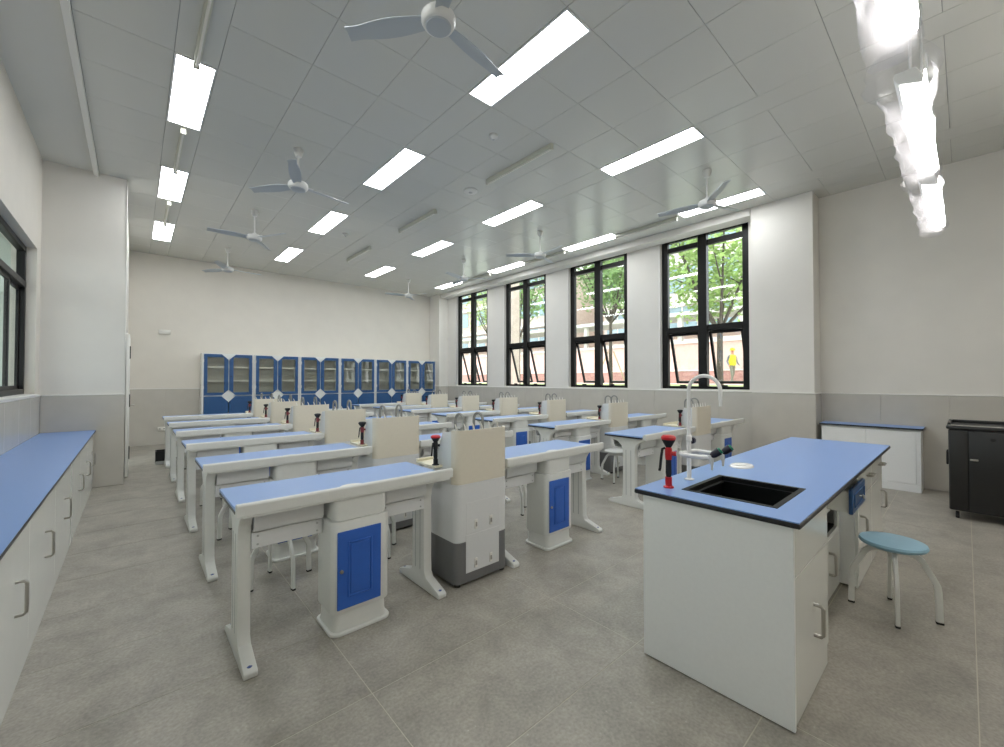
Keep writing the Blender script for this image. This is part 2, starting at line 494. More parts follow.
# recessed LED panels
ROWN = ['over the counter-side aisle', 'over the counter-side desks', 'over the middle aisle', 'along the windows']
ORD = ['first', 'second', 'third', 'fourth', 'fifth', 'sixth', 'seventh']
t0 = None
for s, y in lights:
    x0 = STR[s][0]
    lab = 'lit ceiling panel light, %s from the front in the row %s' % (ORD[LY.index(y)], ROWN[s])
    if t0 is None:
        t0 = thing('ceiling_light', lab, 'ceiling light', (x0, y, CZ), group='recessed LED panel lights')
        L = 2 * PY
        fr = MB(); ring_slab(fr, (0.003, 0.003, 0.297, L - 0.003), (0.018, 0.018, 0.282, L - 0.018), -0.006, 0.0118)
        fr.build('frame', 'alu', t0, smooth=False)
        bx(0.018, 0.018, -0.001, 0.282, L - 0.018, 0.008).build('diffuser', 'panel', t0, smooth=False)
    else: dup(t0, (x0, y, CZ), label=lab)
# unlit surface battens
t0 = None
BT = [(0.37, 3.15, 'over the counter-side aisle'), (0.37, 5.56, 'over the counter-side aisle'), (0.37, 7.99, 'over the counter-side aisle')] + \
     [(3.56, y, 'between the two inner rows of panel lights') for y in (3.12, 5.58, 8.03)] + [(6.72, y, 'along the windows') for y in (3.15, 5.56, 7.99)]
for i, (x, y, where) in enumerate(BT):
    lab = 'unlit cream batten light %s, %s from the front' % (where, ORD[i % 3])
    if t0 is None:
        t0 = thing('batten_light', lab, 'batten light', (x, y, CZ), group='unlit batten lights')
        bx(-0.022, 0.02, -0.05, 0.022, 1.17, 0.0).build('housing', 'tubew', t0, bevel=0.006)
        for e in (0.0, 1.155): bx(-0.024, e + 0.005, -0.072, 0.024, e + 0.03, 0).build('lamp_holder', 'tubew', t0, bevel=0.005)
        MB().tube([(0, 0.03, -0.062), (0, 1.16, -0.062)], 0.010, 10).build('glass_tube', 'paper', t0)
    else: dup(t0, (x, y, CZ), label=lab)
# detectors
def disc(name, x, y, r, h, lab, cat):
    t = thing(name, lab, cat, (x, y, CZ))
    MB().lathe([(r * 0.2, 0), (r, 0), (r, -h * 0.45), (r * 0.8, -h * 0.6), (r * 0.45, -h), (r * 0.05, -h)], seg=24).build('housing', 'fanw', t)
    MB().lathe([(r * 0.05, -h), (r * 0.3, -h), (r * 0.2, -h - 0.008), (r * 0.02, -h - 0.008)], seg=12).build('sensor', 'pgrey', t)
disc('smoke_detector', 2.957, 3.464, 0.05, 0.045, 'small white smoke detector on the ceiling near the front batten', 'smoke detector')
disc('ceiling_access_point', 3.583, 4.70, 0.10, 0.03, 'round flat white device on the ceiling at the end of a batten', 'ceiling device')
disc('smoke_detector', 2.913, 7.65, 0.05, 0.045, 'small white smoke detector on the ceiling towards the blue cabinets', 'smoke detector')

# ceiling fans
FZ = 3.68
def make_fan(loc, rz, lab):
    t = thing('ceiling_fan', lab, 'ceiling fan', loc, rz, 'three-blade ceiling fans')
    d = CZ - FZ
    MB().lathe([(0.01, d), (0.05, d), (0.055, d - 0.02), (0.035, d - 0.09), (0.012, d - 0.10)], seg=16).build('canopy', 'fanw', t)
    MB().tube([(0, 0, d - 0.09), (0, 0, 0.06)], 0.011, 10).build('rod', 'fanw', t)
    MB().lathe([(0.01, 0.085), (0.025, 0.08), (0.03, 0.05), (0.095, 0.038), (0.108, 0.022), (0.108, -0.012), (0.098, -0.03), (0.09, -0.036), (0.03, -0.045), (0.005, -0.045)], seg=28).build('motor', 'fanw', t)
    MB().lathe([(0.003, -0.040), (0.082, -0.0385), (0.076, -0.046), (0.02, -0.052), (0.003, -0.052)], seg=24).build('motor_cap', 'fan', t)
    for k in range(3):
        a = R(9 + 120 * k)
        m = Matrix.Rotation(a, 4, 'Z')
        bl = MB()
        rings = []
        for q in range(7):
            u = q / 6; rad = 0.10 + 0.52 * u
            w = 0.043 + 0.018 * math.sin(PI * min(1, u * 1.2)) if u < 1 else 0.045
            tw = R(14)
            pts = []
            for (sy, sz) in ((-1, 0.003), (0, 0.012), (1, 0.003), (1, -0.003), (0, 0.006), (-1, -0.003)):
                yy = sy * w; pts.append(tuple(m @ Vector((rad, yy * math.cos(tw), sz + yy * math.sin(tw) + 0.0))))
            rings.append(pts)
        bl.loft(rings)
        bl.build('blade', 'fan', t)
        ar = MB(); ar.box(-0.0, -0.02, 0, 0.09, 0.02, 0.006)
        ar.v = [tuple(m @ Vector((p[0] + 0.085, p[1], p[2] + 0.013))) for p in ar.v]
        ar.build('blade_arm', 'fanw', t)
    return t
fans = [(1.42, 2.2, R(0), 'counter-side', 0), (1.42, 5.2, 0, 'counter-side', 1), (1.42, 7.57, R(50), 'counter-side', 2), (1.42, 10.1, R(-4), 'counter-side', 3),
        (5.52, 2.2, R(92), 'window-side', 0), (5.52, 5.15, R(10), 'window-side', 1), (5.52, 7.5, R(70), 'window-side', 2), (5.52, 10.0, R(40), 'window-side', 3)]
f0 = None
for x, y, rz, side, n in fans:
    lab = 'white ceiling fan above the %s desks, %s fan from the teaching bench' % (side, ORD[n])
    if f0 is None: f0 = make_fan((x, y, FZ), rz, lab)
    else: dup(f0, (x, y, FZ), rz, lab)

# ================================================================== WINDOWS
def window(n, y0, y1):
    w = struct(bpy.data.objects.new('window_%d' % n, None), 'tall black framed window with tilted lower sashes, %s from the corner pillar' % ORD[4 - n]); COL.objects.link(w)
    XA, XB = 7.60, 7.68; yc = (y0 + y1) / 2; g = 0.003
    y0 += g; y1 -= g; zb, zt = SZ + 0.003, HZ
    b = MB(); fw = 0.115
    b.box(XA, y0, zb, XB, y0 + fw, zt); b.box(XA, y1 - fw, zb, XB, y1, zt)
    b.box(XA, y0 + fw, zb, XB, y1 - fw, zb + 0.05); b.box(XA, y0 + fw, zt - 0.03, XB, y1 - fw, zt)
    b.build('frame', 'black', w, bevel=0.004, seg=1)
    bx(XA - 0.03, yc - 0.075, zb + 0.05, XB, yc + 0.075, zt - 0.03).build('mullion', 'black', w, bevel=0.004, seg=1)
    ZM, ZT = 2.33, 3.86
    for ya, yb in ((y0 + fw, yc - 0.075), (yc + 0.075, y1 - fw)):
        bx(XA, ya, ZM - 0.055, XB, yb, ZM + 0.055).build('transom', 'black', w, bevel=0.004, seg=1)
        bx(XA, ya, ZT - 0.045, XB, yb, ZT + 0.045).build('transom', 'black', w, bevel=0.004, seg=1)
        bx(XA + 0.035, ya, ZM + 0.055, XA + 0.041, yb, ZT - 0.045).build('pane', 'glass', w, smooth=False)
        bx(XA + 0.035, ya, ZT + 0.045, XA + 0.041, yb, zt - 0.03).build('pane', 'glass', w, smooth=False)
        # tilted top-hung sash: hinged under the transom, swung outwards
        H = ZM - 0.055 - (zb + 0.05) - 0.01; W = yb - ya - 0.01
        s = frame_xz(MB(), 0, -H, W, 0, 0.045, -0.02, 0.02)
        so = s.build('sash', 'black', w, bevel=0.003, seg=1)
        gl = bx(0.045, -0.003, -H + 0.045, W - 0.045, 0.003, -0.045).build('sash_pane', 'glass', so, smooth=False)
        so.rotation_euler = (R(-19), 0, R(90)) if False else (0, 0, 0)
        so.matrix_local = Matrix.Translation((XB - 0.02, ya + 0.005, ZM - 0.06)) @ Matrix.Rotation(R(-17), 4, 'Y') @ Matrix.Rotation(R(90), 4, 'Z')
        st = MB(); st.tube([(XB - 0.03, ya + 0.012, zb + 0.16), (XB + 0.20, ya + 0.012, zb + 0.16)], 0.006, 6); st.build('stay', 'steel', w)
        hd = bx(XA - 0.03, (ya + yb) / 2 - 0.05, zb + 0.05, XA, (ya + yb) / 2 + 0.05, zb + 0.075).build('handle', 'black', w, bevel=0.004)
    tr = bx(XRW - 0.004, y1 + g, SZ + 0.02, XRW + 0.012, y1 + 0.03, HZ - 0.04).build('jamb_trim', 'trimw', w)
    for z in (1.62, 2.35): MB().lathe([(0.002, 0), (0.012, 0.002), (0.012, 0.012), (0.002, 0.014)], (XRW - 0.012, y1 + 0.016, z), 10).build('jamb_bolt', 'trimw', w)
for k, (a, c) in enumerate(WIN): window(k + 1, a, c)

def left_window(n, y0, y1, nm):
    w = struct(bpy.data.objects.new('window_%d' % n, None), nm); COL.objects.link(w)
    XA, XB = XL - 0.15, XL - 0.08; zb, zt = LW[2] + 0.003, LW[3] - 0.003; y0 += 0.003; y1 -= 0.003
    b = MB(); b.box(XA, y0, zb, XB, y0 + 0.06, zt); b.box(XA, y1 - 0.06, zb, XB, y1, zt); b.box(XA, y0 + 0.06, zb, XB, y1 - 0.06, zb + 0.06); b.box(XA, y0 + 0.06, zt - 0.06, XB, y1 - 0.06, zt)
    b.build('frame', 'black', w, bevel=0.004, seg=1)
    zm = 2.5
    bx(XA - 0.01, y0 + 0.06, zm - 0.035, XB + 0.01, y1 - 0.06, zm + 0.035).build('transom', 'black', w, bevel=0.004, seg=1)
    bx(XA + 0.03, y0 + 0.06, zm + 0.035, XA + 0.036, y1 - 0.06, zt - 0.06).build('pane', 'glass', w, smooth=False)
    span = (y1 - y0 - 0.12) / 3
    for k in range(3):
        ya = y0 + 0.06 + span * k; off = 0.022 if k % 2 else 0.0
        s = MB(); x0, x1 = XA + 0.012 + off, XA + 0.03 + off
        s.box(x0, ya, zb + 0.06, x1, ya + 0.04, zm - 0.035); s.box(x0, ya + span - 0.04, zb + 0.06, x1, ya + span, zm - 0.035)
        s.box(x0, ya + 0.04, zb + 0.06, x1, ya + span - 0.04, zb + 0.10); s.box(x0, ya + 0.04, zm - 0.075, x1, ya + span - 0.04, zm - 0.035)
        so = s.build('sliding_sash', 'black', w)
        bx(x0 + 0.006, ya + 0.04, zb + 0.10, x0 + 0.011, ya + span - 0.04, zm - 0.075).build('sash_pane', 'glass', so, smooth=False)
left_window(5, LW[0], LW[1], 'black framed sliding window over the long counter beside the projecting wall')
b = bx(XL - 0.2, LW[0], LW[2] - 0.02, XL + 0.025, LW[1], LW[2] + 0.002).build('trim_14', 'trimw', bevel=0.004, seg=1); struct(b, 'white window sill over the long counter')

# ================================================================== STUDENT DESKS
def make_desk(lab):
    t = thing('student_desk', lab, 'desk', (0, 0, 0), 0, 'student lab desks')
    TX = 1.165
    b = bx(0, 0.0245, 0.772, TX, 0.505, 0.788).build('tabletop', 'desk_top', t, bevel=0.002, seg=1)
    bx(0.0, 0.035, 0.758, TX, 0.505, 0.7715).build('tabletop_core', 'core', t)
    # front ledge: rounded raised lip with a flange below
    prof = [(-0.010, 0.752), (-0.012, 0.800), (-0.009, 0.808), (-0.002, 0.811), (0.010, 0.811), (0.017, 0.807), (0.024, 0.789), (0.024, 0.752)]
    MB().prism(prof, 0.0, 1.23, 'x').build('ledge', 'plast', t, bevel=0.0015, seg=1, smooth=False)
    bx(0.025, -0.003, 0.738, 1.212, 0.034, 0.7515).build('ledge_flange', 'plast', t, bevel=0.003, seg=1)
    # low oval pen rest behind the ledge
    pr = MB(); rings = []
    for h, s in ((0.0, 1.0), (0.008, 0.97), (0.014, 0.85), (0.017, 0.5), (0.0175, 0.05)):
        rings.append([(0.565 + 0.075 * s * math.cos(2 * PI * k / 24), 0.036 + 0.05 * s * max(-0.18, math.sin(2 * PI * k / 24)), 0.7885 + h) for k in range(24)])
    pr.loft(rings); pr.build('pen_rest', 'trimw', t)
    leg = [(-0.045, 0), (0.475, 0), (0.478, 0.026), (0.465, 0.036), (0.31, 0.082), (0.290, 0.115), (0.286, 0.20), (0.284, 0.60), (0.30, 0.66), (0.35, 0.705), (0.44, 0.735), (0.45, 0.757),
           (0.036, 0.757), (0.038, 0.735), (0.10, 0.705), (0.130, 0.66), (0.138, 0.60), (0.136, 0.20), (0.132, 0.115), (0.112, 0.082), (-0.035, 0.036), (-0.048, 0.026)]
    for x in (0.028, 1.095):
        lg = MB().prism(leg, x, x + 0.06, 'x').build('leg', 'plast', t, bevel=0.005, seg=2)
        for y in (-0.012, 0.44):
            MB().lathe([(0.001, 0), (0.013, 0), (0.013, 0.006), (0.001, 0.008)], (x + 0.03, y, 0.036), 14).build('foot_cap', 'capblue', lg)
        g = MB()
        for y in (0.18, 0.24):
            g.box(x - 0.0012, y, 0.12, x, y + 0.008, 0.62); g.box(x + 0.06, y, 0.12, x + 0.0612, y + 0.008, 0.62)
        g.build('groove', 'pgrey', lg, smooth=False)
    for x0, x1 in ((0.089, 0.436), (0.789, 1.094)):
        rl = bx(x0, 0.13, 0.54, x1, 0.155, 0.622).build('crossbar', 'plast2', t, bevel=0.003, seg=1)
        for x in (x0 + 0.028, x1 - 0.028):
            for z in (0.56, 0.602): MB().lathe([(0.001, 0), (0.006, 0), (0.005, -0.004), (0.001, -0.004)], (x, 0.13, z), 8, 'y').build('bolt', 'pgrey', rl)
        tray = [(0.10, 0.756), (0.095, 0.66), (0.105, 0.635), (0.135, 0.6235), (0.42, 0.6235), (0.45, 0.64), (0.45, 0.70), (0.44, 0.70), (0.44, 0.648), (0.42, 0.633), (0.14, 0.633), (0.115, 0.642), (0.107, 0.66), (0.112, 0.756)]
        MB().prism(tray, x0 + 0.004, x1 - 0.004, 'x').build('book_tray', 'plast2', t)
    # cupboard pedestal
    p = MB().prism(rr(0.445, 0.0, 0.785, 0.26, 0.045, 5), 0.115, 0.620).build('pedestal', 'plast', t, bevel=0.010, seg=2)
    MB().prism(rr(0.462, 0.010, 0.770, 0.25, 0.04, 5), 0.6205, 0.7375).build('pedestal_neck', 'plast', p, bevel=0.003, seg=1)
    rings = []
    for z, d in ((0.0185, 0.0), (0.05, 0.006), (0.1145, 0.008)):
        rings.append([(x, y, z) for x, y in rr(0.455 + d, 0.006 + d, 0.775 - d, 0.255 - d, 0.04, 5)])
    MB().loft(rings).build('pedestal_foot', 'plast', p)
    MB().prism(rr(0.44, -0.012, 0.79, 0.272, 0.05, 5), 0.0, 0.018).build('pedestal_base', 'plast', p, bevel=0.005)
    d = bx(0.472, -0.006, 0.140, 0.725, 0.002, 0.565).build('cupboard_door', 'bdoor', t, bevel=0.004, seg=1)
    fr = frame_xz(MB(), 0.528, 0.200, 0.670, 0.505, 0.011, -0.0105, -0.0055); fr.build('door_moulding', 'bdoor', d, bevel=0.003, seg=1)
    bx(0.544, -0.010, 0.216, 0.654, -0.0055, 0.489).build('door_field', 'bdoor', d, bevel=0.004, seg=1)
    MB().lathe([(0.001, 0), (0.010, 0), (0.010, -0.008), (0.001, -0.010)], (0.494, -0.006, 0.35), 14, 'y').build('lock', 'steel', d)
    return t

def make_stool(lab, seat='seatw', group='student stools'):
    t = thing('stool', lab, 'stool', (0, 0, 0), 0, group)
    MB().lathe([(0.002, 0.385), (0.13, 0.385), (0.150, 0.394), (0.157, 0.406), (0.152, 0.418), (0.14, 0.422), (0.03, 0.425), (0.002, 0.425)], seg=32).build('seat', seat, t)
    MB().lathe([(0.002, 0.345), (0.03, 0.345), (0.04, 0.36), (0.09, 0.384), (0.002, 0.3845)], seg=16).build('hub', 'plast', t)
    for k in range(4):
        m = Matrix.Rotation(R(90 * k + 8), 4, 'Z')
        path = [(0.02, 0.362), (0.07, 0.362), (0.10, 0.354), (0.125, 0.332), (0.172, 0.240), (0.186, 0.210), (0.190, 0.18), (0.194, 0.012)]
        rings = []
        for i, (r, z) in enumerate(path):
            a = path[max(0, i - 1)]; c = path[min(len(path) - 1, i + 1)]
            tx, tz = c[0] - a[0], c[1] - a[1]; l = math.hypot(tx, tz); nx, nz = -tz / l, tx / l
            rings.append([tuple(m @ Vector((r + nx * e * 0.015, s * 0.010, z + nz * e * 0.015))) for e, s in ((-1, -0.8), (-1, 0.8), (-0.6, 1), (0.6, 1), (1, 0.8), (1, -0.8), (0.6, -1), (-0.6, -1))])
        lg = MB().loft(rings).build('leg', 'plast', t)
        q = MB().box(0.177, -0.0115, 0, 0.211, 0.0115, 0.013); q.v = [tuple(m @ Vector(p)) for p in q.v]
        q.build('rubber_foot', 'rubber', lg, bevel=0.003, seg=1)
    return t

def make_station(lab):
    """freestanding wash station between two desks: front (camera side) is y = 0"""
    t = thing('sink_station', lab, 'sink station', (0, 0, 0), 0, 'sink stations between the desks')
    W, D = 0.468, 0.52
    n = 5
    def body(z0, z1, nm, m, par=None, inset=0.0):
        return MB().prism(rr(0 + inset, 0 + inset, W - inset, D - inset, 0.05, n), z0, z1).build(nm, m, par or t, bevel=0.004, seg=1)
    body(0.02, 0.298, 'base', 'pdark')
    body(0.2985, 0.690, 'body', 'plast2')
    for x in (0.035, W - 0.035):
        for y in (0.035, D - 0.035): MB().lathe([(0.002, 0), (0.022, 0), (0.022, 0.012), (0.014, 0.0198), (0.002, 0.0198)], (x, y, 0), 12).build('foot', 'rubber', t)
    # T shaped access panel let into the base
    ap = bx(0.082, -0.002, 0.085, 0.378, 0.003, 0.34).build('access_panel', 'plast2', t)
    hp = bx(0.085, -0.0012, 0.352, 0.378, 0.003, 0.56).build('access_hatch', 'plast2', t)
    for z, par in ((0.105, ap), (0.37, hp)):
        for x in (0.165, 0.30):
            bx(x - 0.013, -0.008, z, x + 0.013, -0.0018, z + 0.066).build('latch', 'trimw', par, bevel=0.003, seg=1)
            bx(x - 0.005, -0.013, z + 0.018, x + 0.005, -0.0075, z + 0.048).build('latch_clip', 'steel', par)
    # hood: beige front, pale slanted cheeks, open trough behind the lip
    front = MB().prism([(0.0, 0.06), (0.006, 0.025), (0.022, 0.006), (0.05, 0.0), (W - 0.05, 0.0), (W - 0.022, 0.006), (W - 0.006, 0.025), (W, 0.06), (W - 0.012, 0.06), (W - 0.03, 0.018), (W - 0.05, 0.012), (0.05, 0.012), (0.03, 0.018), (0.012, 0.06)], 0.6905, 1.055)
    front.build('hood_front', 'beige', t)
    side = [(0.061, 0.6905), (0.061, 1.048), (0.165, 1.035), (0.265, 0.80), (0.275, 0.70), (0.275, 0.6905)]
    for x0, x1 in ((0.0, 0.012), (W - 0.012, W)): MB().prism(side, x0, x1, 'x').build('hood_cheek', 'plast', t, bevel=0.002, seg=1)
    MB().prism([(0.06, 1.022), (0.165, 1.016), (0.263, 0.80), (0.273, 0.70), (0.26, 0.70), (0.25, 0.80), (0.157, 1.004), (0.06, 1.007)], 0.0125, W - 0.0125, 'x').build('hood_back', 'plast', t)
    # deck with sunken basin behind the hood, its rim reaching over the neighbouring desk ends
    dk = MB()
    ring_slab(dk, (-0.062, 0.165, W - 0.003, 0.42), (0.10, 0.295, W - 0.05, 0.375), 0.792, 0.806)
    dk.box(-0.062, 0.40, 0.806, W - 0.003, 0.42, 0.824)
    dk.build('sink_deck', 'cream', t, bevel=0.002, seg=1)
    bs = MB(); ring_slab(bs, (0.094, 0.289, W - 0.044, 0.381), (0.106, 0.301, W - 0.056, 0.369), 0.70, 0.7915); bs.box(0.094, 0.289, 0.6915, W - 0.044, 0.381, 0.6995)
    bs.build('basin', 'cream', t)
    # two grey gooseneck taps
    for x in (0.15, 0.32):
        q = MB(); q.tube([(x, 0.115, 1.01), (x, 0.115, 1.09)] + [(x, 0.168 - 0.053 * math.cos(R(a)), 1.10 + 0.053 * math.sin(R(a))) for a in range(0, 181, 20)] + [(x, 0.221, 1.065), (x, 0.223, 1.04)], 0.0105, 10)
        tp = q.build('tap', 'faucet', t)
        MB().lathe([(0.002, 0), (0.016, 0), (0.016, 0.012), (0.011, 0.02), (0.002, 0.02)], (x, 0.115, 1.0225), 12).build('tap_collar', 'faucet', tp)
    # white drying pegs leaning back along the lip
    for i in range(6):
        x = 0.06 + 0.075 * i
        MB().tube([(x, 0.070, 1.023), (x - 0.012, 0.068, 1.068), (x - 0.024, 0.066, 1.095)], [0.009, 0.006, 0.003], 7).build('drying_peg', 'trimw', t)
    return t

def make_eyewash(lab, top='rubber', body='rubber', acc='dred', s=1.0, group='hand-held eyewash sprayers'):
    t = thing('eyewash_sprayer', lab, 'eyewash', (0, 0, 0), 0, group)
    sr = s if s == 1.0 else 0.95
    def P(l): return [(r * sr, h * s) for r, h in l]
    MB().lathe(P([(0.001, 0), (0.026, 0), (0.026, 0.006), (0.017, 0.010), (0.017, 0.055), (0.001, 0.055)]), seg=18).build('base', acc, t)
    MB().lathe(P([(0.001, 0.055), (0.012, 0.055), (0.015, 0.075), (0.014, 0.145), (0.001, 0.145)]), seg=16).build('grip', body, t)
    MB().lathe(P([(0.001, 0.1455), (0.016, 0.1455), (0.018, 0.17), (0.018, 0.20), (0.014, 0.21), (0.001, 0.21)]), seg=16).build('valve', acc, t)
    MB().lathe(P([(0.001, 0.21), (0.014, 0.21), (0.033, 0.245), (0.034, 0.25), (0.001, 0.25)]), seg=20).build('spray_bowl', 'rubber', t)
    MB().lathe(P([(0.001, 0.2505), (0.036, 0.2505), (0.037, 0.262), (0.028, 0.272), (0.001, 0.275)]), seg=20).build('dust_cap', top, t)
    MB().tube([tuple(v * s for v in p) for p in ((-0.016, 0, 0.205), (-0.03, 0.0, 0.2), (-0.036, 0.0, 0.16), (-0.042, 0.0, 0.10), (-0.046, 0.0, 0.085))], 0.007 * s, 8).build('lever', 'rubber', t)
    MB().tube([tuple(v * s for v in p) for p in ((0.012, -0.004, 0.178), (0.036, -0.012, 0.178))], [0.011 * s, 0.013 * s], 10).build('valve_button', acc, t)
    return t

desk0 = stool0 = stat0 = eye0 = None
PITCH = 1.245
for c, (X0, nrow, colname) in enumerate(((0.365, 6, 'counter-side'), (4.085, 7, 'window-side'))):
    for r in range(nrow):
        Y0 = 2.29 + PITCH * r
        for h in range(2):
            x = X0 + 1.722 * h
            hn = 'aisle' if (c == 0) == (h == 1) else ('counter' if c == 0 else 'window')
            lab = 'lab desk with blue top on the %s end, %s row from teaching bench, %s block' % (hn, ORD[r], colname)
            if desk0 is None: desk0 = make_desk(lab); desk0.location = (x, Y0, 0)
            else: dup(desk0, (x, Y0, 0), label=lab)
            for q, (sx, sy) in enumerate(((0.415, 0.90), (0.95, 0.97))):
                if q == 0 and c == 1 and h == 0: continue      # the photo shows one stool only behind these desks
                jx, jy = random.uniform(-0.03, 0.03), random.uniform(-0.04, 0.03)
                if r == 0: jx, jy = ((0, 0), (0.16, -0.04))[q] if c == 0 and h == 0 else (0, 0)
                lab = 'grey stool, %s one behind the %s-end desk, %s row from bench, %s block' % (('left', 'right')[q], hn, ORD[r], colname)
                loc = (x + sx + jx, Y0 + sy + jy, 0)
                if stool0 is None: stool0 = make_stool(lab); stool0.location = loc
                else: dup(stool0, loc, random.uniform(-0.3, 0.3), lab)
        lab = 'beige sink station with two taps, %s row from teaching bench, %s block' % (ORD[r], colname)
        loc = (X0 + 1.25, Y0 - 0.017, 0)
        if stat0 is None: stat0 = make_station(lab); stat0.location = loc
        else: dup(stat0, loc, label=lab)
        lab = 'dark eyewash sprayer beside sink station, %s row from teaching bench, %s block' % (ORD[r], colname)
        loc = (X0 + 1.25 - 0.034, Y0 - 0.017 + 0.20, 0.8065)
        if r == 0 and c == 0: make_eyewash(lab.replace('dark', 'red-capped'), top='red', body='rubber', acc='rubber', s=0.76).location = loc
        elif eye0 is None: eye0 = make_eyewash(lab, top='rubber', body='rubber', acc='dred', s=0.76); eye0.location = loc
        else: dup(eye0, loc, label=lab)

# ================================================================== TEACHING BENCH
def pull(parent, p, axis, out, L=0.135, d=0.034, r=0.0085, name='handle'):
    """U pull handle centred on p; axis = bar direction, out = outward direction"""
    p, a, o = Vector(p), Vector(axis), Vector(out)
    e = a * (L / 2)
    path = [p - e, p - e + o * d * 0.75, p - e * 0.86 + o * d, p + e * 0.86 + o * d, p + e + o * d * 0.75, p + e]
    return MB().tube([tuple(q) for q in path], r, 8).build(name, 'steel', parent)
tb = thing('teaching_bench', 'large white bench with blue top, black sink and open blue drawer', 'lab bench', (0, 0, 0))
TZ = 0.838
top_o = (1.949, 0.436, 4.86, 1.155); hole = (2.115, 0.565, 2.58, 0.965)
c = MB(); ring_slab(c, top_o, hole, TZ - 0.026, TZ - 0.004); c.build('worktop_core', 'core', tb, bevel=0.006, seg=2)
c = MB(); ring_slab(c, (top_o[0] + 0.004, top_o[1] + 0.004, top_o[2] - 0.004, top_o[3] - 0.004), (hole[0] - 0.012, hole[1] - 0.012, hole[2] + 0.012, hole[3] + 0.012), TZ - 0.0038, TZ); c.build('worktop', 'blue_top', tb, smooth=False)
sk = MB()
ring_slab(sk, (hole[0] - 0.0115, hole[1] - 0.0115, hole[2] + 0.0115, hole[3] + 0.0115), (hole[0] + 0.012, hole[1] + 0.012, hole[2] - 0.012, hole[3] - 0.012), TZ - 0.0035, TZ + 0.002)
ring_slab(sk, (hole[0] + 0.002, hole[1] + 0.002, hole[2] - 0.002, hole[3] - 0.002), (hole[0] + 0.03, hole[1] + 0.03, hole[2] - 0.03, hole[3] - 0.03), TZ - 0.03, TZ - 0.022)
ring_slab(sk, (hole[0] + 0.002, hole[1] + 0.002, hole[2] - 0.002, hole[3] - 0.002), (hole[0] + 0.012, hole[1] + 0.012, hole[2] - 0.012, hole[3] - 0.012), TZ - 0.26, TZ - 0.004)
sk.box(hole[0] + 0.012, hole[1] + 0.012, TZ - 0.26, hole[2] - 0.012, hole[3] - 0.012, TZ - 0.252)
sk.build('sink', 'sinkblk', tb)
ZB = TZ - 0.027
def carcass(x0, x1, y0, y1, nm='cabinet_body'):
    return bx(x0, y0, 0.012, x1, y1, ZB).build(nm, 'satin', tb, bevel=0.002, seg=1)
# left cabinet (built as shell so the sink hangs free inside)
b = MB(); b.box(1.963, 0.463, 0.006, 1.981, 1.11, ZB); b.box(2.545, 0.482, 0.006, 2.563, 1.11, TZ - 0.27); b.box(1.981, 1.092, 0.006, 2.545, 1.11, ZB); b.box(1.981, 0.482, 0.006, 2.545, 1.092, 0.03); b.box(1.981, 0.482, 0.03, 2.545, 0.50, 0.11)
b.build('cabinet_body', 'satin', tb)
b = bx(1.9815, 0.463, 0.605, 2.5625, 0.4815, ZB).build('drawer_front', 'gloss', tb, bevel=0.0015, seg=1)
b = bx(1.9815, 0.463, 0.112, 2.5625, 0.4815, 0.602).build('door', 'gloss', tb, bevel=0.0015, seg=1); pull(b, (2.28, 0.463, 0.33), (0, 0, 1), (0, -1, 0))
bx(1.9815, 0.468, 0.006, 2.5625, 0.4815, 0.109).build('kick_board', 'gloss', tb, bevel=0.0015, seg=1)
# recessed middle unit
YR = 0.588
b = MB(); b.box(2.565, YR + 0.02, 0.006, 2.583, 1.11, TZ - 0.27); b.box(2.583, 1.09, 0.006, 3.628, 1.11, ZB); b.box(2.583, YR + 0.02, 0.006, 3.628, 1.09, 0.03)
b.build('middle_body', 'satin', tb)
bx(2.565, YR, 0.565, 3.13, YR + 0.018, ZB).build('fixed_panel', 'gloss', tb, bevel=0.0015, seg=1)
b = MB(); b.box(2.60, YR + 0.3, 0.406, 3.626, YR + 0.31, 0.575); b.box(2.60, YR + 0.019, 0.395, 3.626, YR + 0.31, 0.4055); b.box(2.60, YR + 0.019, 0.5755, 3.626, YR + 0.31, 0.585); b.build('niche_shade_lining', 'core', tb)  # shade inside the open slot put into the colour as black lining
frp = MB(); frp.box(2.565, YR, 0.385, 3.628, YR + 0.018, 0.41); frp.box(3.13, YR, 0.565, 3.628, YR + 0.018, 0.605); frp.box(3.56, YR, 0.41, 3.628, YR + 0.018, 0.565); frp.build('niche_frame', 'gloss', tb)
d1 = bx(3.10, YR, 0.092, 3.626, YR + 0.018, 0.383).build('door', 'gloss', tb, bevel=0.0015, seg=1); pull(d1, (3.30, YR, 0.235), (0, 0, 1), (0, -1, 0))
d1 = bx(2.566, YR, 0.092, 3.097, YR + 0.018, 0.383).build('door', 'gloss', tb, bevel=0.0015, seg=1); pull(d1, (3.02, YR, 0.235), (0, 0, 1), (0, -1, 0))
bx(2.565, YR + 0.004, 0.006, 3.628, YR + 0.018, 0.09).build('kick_board', 'gloss', tb)
